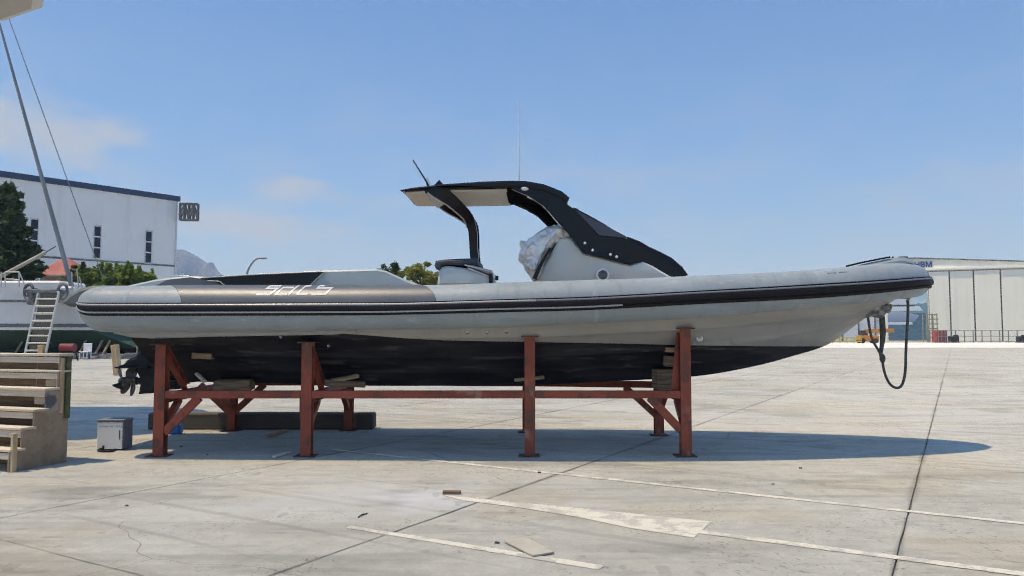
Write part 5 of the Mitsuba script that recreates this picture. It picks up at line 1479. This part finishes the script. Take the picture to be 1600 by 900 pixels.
part(fh, 'name_letters', fhm(xform(tm, (tx0, -.13, tz0), x=(1, 0, 0), z=(0, -1, 0))), 'm_blue_letter', smooth=False, label='blue letters HBM on the gable')
part(fh, 'emblem', fhm(xform(lathe([(0, 0), (.5, 0), (.5, .12), (0, .12)], 5), (ex_, -.06, ez_), x=(1, 0, 0), z=(0, -1, 0))), 'm_blue_letter', smooth=False)
# low annex at left of it
an0, an1 = (67.752, 171.0, 6.404), (84.041, 171.0, 6.404)
ann = thing('low_annex', 'low white building joined to the left of the cream hall, under the bow', 'building')
part(ann, 'wall', box((an0[0] + an1[0]) / 2 - .3, 183, an0[2] / 2, an1[0] - an0[0] - 1.2, 20, an0[2], .02), 'm_gulet_white', smooth=False)
for px_x in [a[0] for a in [(75.14, 171.5, 4.973), (78.897, 171.5, 4.973), (82.654, 171.5, 4.973)]]:
    part(ann, 'wall_joint', box(px_x, 172.96, an0[2] / 2, .35, .12, an0[2] - .2), 'm_dark_gap', smooth=False)

# printed banner of a motor yacht at sea on the hall front
(bx0, bz1), (bx1, bz0) = [(0.507, 13.295), (9.379, 0.116)]
bz0 = max(bz0, .3)
def banner(p, n, uv):
    u = (((p.x - H0[0]) * HD[0] + (p.y - H0[1]) * HD[1]) - bx0) / (bx1 - bx0); v = (p.z - bz0) / (bz1 - bz0)
    sky_c = mix((0.30, 0.50, 0.62), (0.62, 0.78, 0.84), smoothstep(1.0, .55, v))
    hill = v - (0.62 + .22 * dr.maximum(0, u - .55) + .05 * noise(u * 14, 1.0))
    c = dr.select(hill < 0, mi.Color3f(0.17, 0.30, 0.36), sky_c)
    sea = mix((0.045, 0.11, 0.17), (0.13, 0.22, 0.29), fbm(u * 10, v * 46, 3.0, 3))
    c = dr.select(v < 0.52, sea, c)
    hullm = (v > 0.33 + .03 * noise(u * 20, 4.0)) & (v < 0.58 - .18 * dr.maximum(u - .25, 0)) & (u < 0.02 + 1.0 * (v + .30)) & (u > 0.0)
    c = dr.select(hullm, mix((0.20, 0.27, 0.38), (0.36, 0.43, 0.54), smoothstep(.33, .6, v)), c)
    deck = (v > 0.57) & (v < 0.66) & (u > .05) & (u < .98 - 1.1 * (v - .5))
    c = dr.select(deck, mi.Color3f(0.62, 0.67, 0.72), c)
    win = (v > 0.655) & (v < 0.69) & (u > .1) & (u < .70)
    c = dr.select(win, mi.Color3f(0.05, 0.08, 0.11), c)
    top = (v > 0.69) & (v < 0.80) & (u > .12) & (u < .72 - .6 * (v - .69))
    c = dr.select(top, mi.Color3f(0.55, 0.62, 0.68), c)
    win2 = (v > 0.80) & (v < 0.84) & (u > .18) & (u < .62)
    c = dr.select(win2, mi.Color3f(0.06, 0.10, 0.14), c)
    wash = (v > 0.30) & (v < 0.35) & (u < 0.62)
    return dr.select(wash, mi.Color3f(0.62, 0.68, 0.72), c)
mat('m_banner', proc(banner), 0.6)
part(fh, 'printed_banner', fhm(box((bx0 + bx1) / 2, -.14, (bz0 + bz1) / 2, bx1 - bx0, .16, bz1 - bz0)), 'm_banner', smooth=False, label='blue printed banner showing a motor yacht at sea')

# fence along the far yard
fz = (94.29, 160.0, 2.607)[2]
fen = thing('far_fence', 'grey post and rail fence in front of the cream hall doors', 'fence')
fx0, fx1 = (87.762, 160.0, 0.725)[0], (121.144, 160.0, 0.725)[0]
n_post = 19
for i in range(n_post):
    xx = fx0 + (fx1 - fx0) * i / (n_post - 1)
    part(fen, 'post', box(xx, 160, fz / 2, .16, .14, fz), 'm_fence', smooth=False)
for z in (fz * .98, fz * .52, fz * .12):
    part(fen, 'rail', box((fx0 + fx1) / 2, 159.9, z, fx1 - fx0, .06, .12), 'm_fence', smooth=False)
# scaffold tower
sx0, sx1 = (88.995, 163.0, 4.816)[0], (91.193, 163.0, 4.816)[0]; sz1 = (89.315, 163.0, 6.189)[2]
sc_ = thing('scaffold_tower', 'narrow ladder-like scaffold tower at the right edge of the blue banner', 'scaffold tower')
for xx in (sx0, (sx0 + sx1) / 2, sx1):
    for yy in (163, 164.6): part(sc_, 'upright', box(xx, yy, sz1 / 2, .17, .17, sz1), 'm_scaffold', smooth=False)
for i in range(6):
    part(sc_, 'platform', box((sx0 + sx1) / 2 + .5, 163.8, sz1 * (i + 1) / 6.2, (sx1 - sx0) * .8, 1.5, .22), 'm_scaffold', smooth=False)
# red crate stack
c0, c1 = (88.256, 158.0, 0.606)[0], (90.382, 158.0, 0.606)[0]; cz = (89.121, 158.0, 2.597)[2]
rcx = thing('red_container', 'small red container beside the scaffold tower', 'container')
part(rcx, 'body', box((c0 + c1) / 2, 159, cz / 2, c1 - c0, 1.8, cz, .03), 'm_red_crate', smooth=False)
for i in range(3):
    part(rcx, 'rib', box(c0 + (c1 - c0) * (i + .5) / 3, 158.05, cz / 2, .12, .12, cz - .2), 'm_fence', smooth=False)
part(rcx, 'rib', box((c0 + c1) / 2, 158.03, cz / 2, c1 - c0, .08, .14), 'm_fence', smooth=False)
# orange lifting machine
om = thing('orange_machine', 'low orange yard machine with a boom, seen under the bow', 'machine')
o0, o1 = (68.143, 150.0, 0.792), (75.249, 150.0, 2.052)
oz = (68.203, 150.0, 2.935)[2]
part(om, 'boom', beam((o0[0] + 1.5, 150, oz * .80), (o1[0], 150, oz * .86), .7, .75), 'm_orange', smooth=False)
part(om, 'body', box(o0[0] + 2.2, 150.4, .98, 3.8, 1.8, 1.1, .15), 'm_orange', smooth=False)
part(om, 'cab', box(o0[0] + 1.3, 150.4, 2.0, 1.3, 1.5, 1.1, .12), 'm_dark_stuff', smooth=False)
for dx in (.8, 3.4):
    for dy in (-.75, .75):
        w = trimesh.creation.cylinder(.5, .4, sections=18); w.apply_transform(trimesh.transformations.rotation_matrix(np.pi / 2, [1, 0, 0])); w.apply_translation([o0[0] + dx, 150.4 + dy, .5])
        part(om, 'wheel', w, 'm_dark_stuff', smooth=40)
# yellow barrier at left of it
yb0, yb1 = (61.009, 148.0, 0.806)[0], (67.982, 148.0, 0.806)[0]
yb = thing('yellow_barrier', 'low yellow barrier rail on the far edge of the yard under the bow', 'barrier')
for z in (.35, 1.05): part(yb, 'rail', box((yb0 + yb1) / 2, 148, z, yb1 - yb0, .12, .22), 'm_yellow', smooth=False)
for i in range(6): part(yb, 'post', box(yb0 + (yb1 - yb0) * i / 5, 148.1, .6, .16, .12, 1.2), 'm_yellow', smooth=False)
# bits of dark kit at the fence
for (x, y, z), lab in zip([(91.131, 157.0, 0.614), (105.147, 157.0, 1.009)], ('dark pallet load at the fence right of the red container', 'dark machine part at the far fence by the right edge')):
    kk = thing('pallet_load', lab, 'pallet load')
    part(kk, 'load', cat(box(x, 157, .75, 1.7, 1.2, 1.1, .1), box(x + .5, 157, 1.45, .7, .8, .4, .08)), 'm_dark_stuff', smooth=False)
    part(kk, 'pallet', box(x, 157, .1, 1.9, 1.3, .16), 'm_timber_old', smooth=False)

# ---------------------------------------------------------------- motor yacht standing at the left of the camera: its aft deck overhang shows in the corner
my = thing('motor_yacht', 'tall white motor yacht at far left, only its upper deck overhang in the top corner', 'motor yacht')
zo = 9.3
ov = Polygon([(-26, 12.3), (-11.0, 12.3), (-10.3, 13.0), (-10.15, 14.5), (-10.35, 16.0), (-11.1, 17.1), (-12.4, 17.8), (-26, 17.8)]).buffer(.25).buffer(-.25)
m = trimesh.creation.extrude_polygon(ov, .10, engine='earcut'); m.apply_translation([0, 0, zo])
part(my, 'deck_soffit', m, 'm_yacht_soffit', smooth=False)
m = trimesh.creation.extrude_polygon(ov.buffer(.22), .34, engine='earcut'); m.apply_translation([0, 0, zo + .103])
part(my, 'deck_edge', m, 'm_yacht_white', smooth=False)
part(my, 'upper_house', box(-20, 15.05, zo + 1.6, 12, 4.2, 2.3, .2), 'm_yacht_white', smooth=False)
part(my, 'main_house', box(-20.5, 15.05, 7.6, 11, 4.6, 3.3, .2), 'm_yacht_white', smooth=False)
part(my, 'house_window', box(-20.5, 12.72, 7.9, 9.5, .06, 1.1, .02), 'm_black_gloss', smooth=False)
hs_ = []
for x in np.linspace(-34, -13.2, 24):
    f = (x + 34) / 20.8
    w = 2.7 * min(1, math.sin(min(1, f * 1.5 + .02) * math.pi / 2))
    hs_.append([(x - (1 - f) * 1.5 * q, 15.05 - w * (.25 + .75 * q ** .5), 1.2 + 4.7 * q) for q in np.linspace(0, 1, 10)])
A_ = np.array(hs_); B_ = A_.copy(); B_[..., 1] = 30.1 - B_[..., 1]
part(my, 'hull', cat(fixed(grid_mesh(A_)), fixed(grid_mesh(B_)), fixed(grid_mesh(np.stack([A_[-1], B_[-1]]))), fixed(grid_mesh(np.stack([A_[:, -1], B_[:, -1]])))), 'm_yacht_white', smooth=40)
for x in (-27, -22, -16):
    for y in (13.6, 16.5):
        part(my, 'hull_stand', tube([(x, y, 0), (x, y, 2.4)], .09, 8), 'm_red_steel', smooth=True)
part(my, 'keel_block', box(-21, 15.05, .6, 10, .6, 1.2), 'm_timber_old', smooth=False)

# ---------------------------------------------------------------- summer air: far things fade to blue
scene['air'] = {'type': 'homogeneous', 'albedo': {'type': 'rgb', 'value': [0.93, 0.95, 0.97]}, 'sigma_t': {'type': 'rgb', 'value': [0.00012, 0.00016, 0.00024]}}
scene['haze'] = {'type': 'cube', 'to_world': T().translate([0, 0, 320]).scale([7500, 7500, 322]), 'bsdf': {'type': 'null'}, 'interior': {'type': 'ref', 'id': 'air'}}
labels['haze'] = {'kind': 'stuff'}
scene['camera']['medium'] = {'type': 'ref', 'id': 'air'}
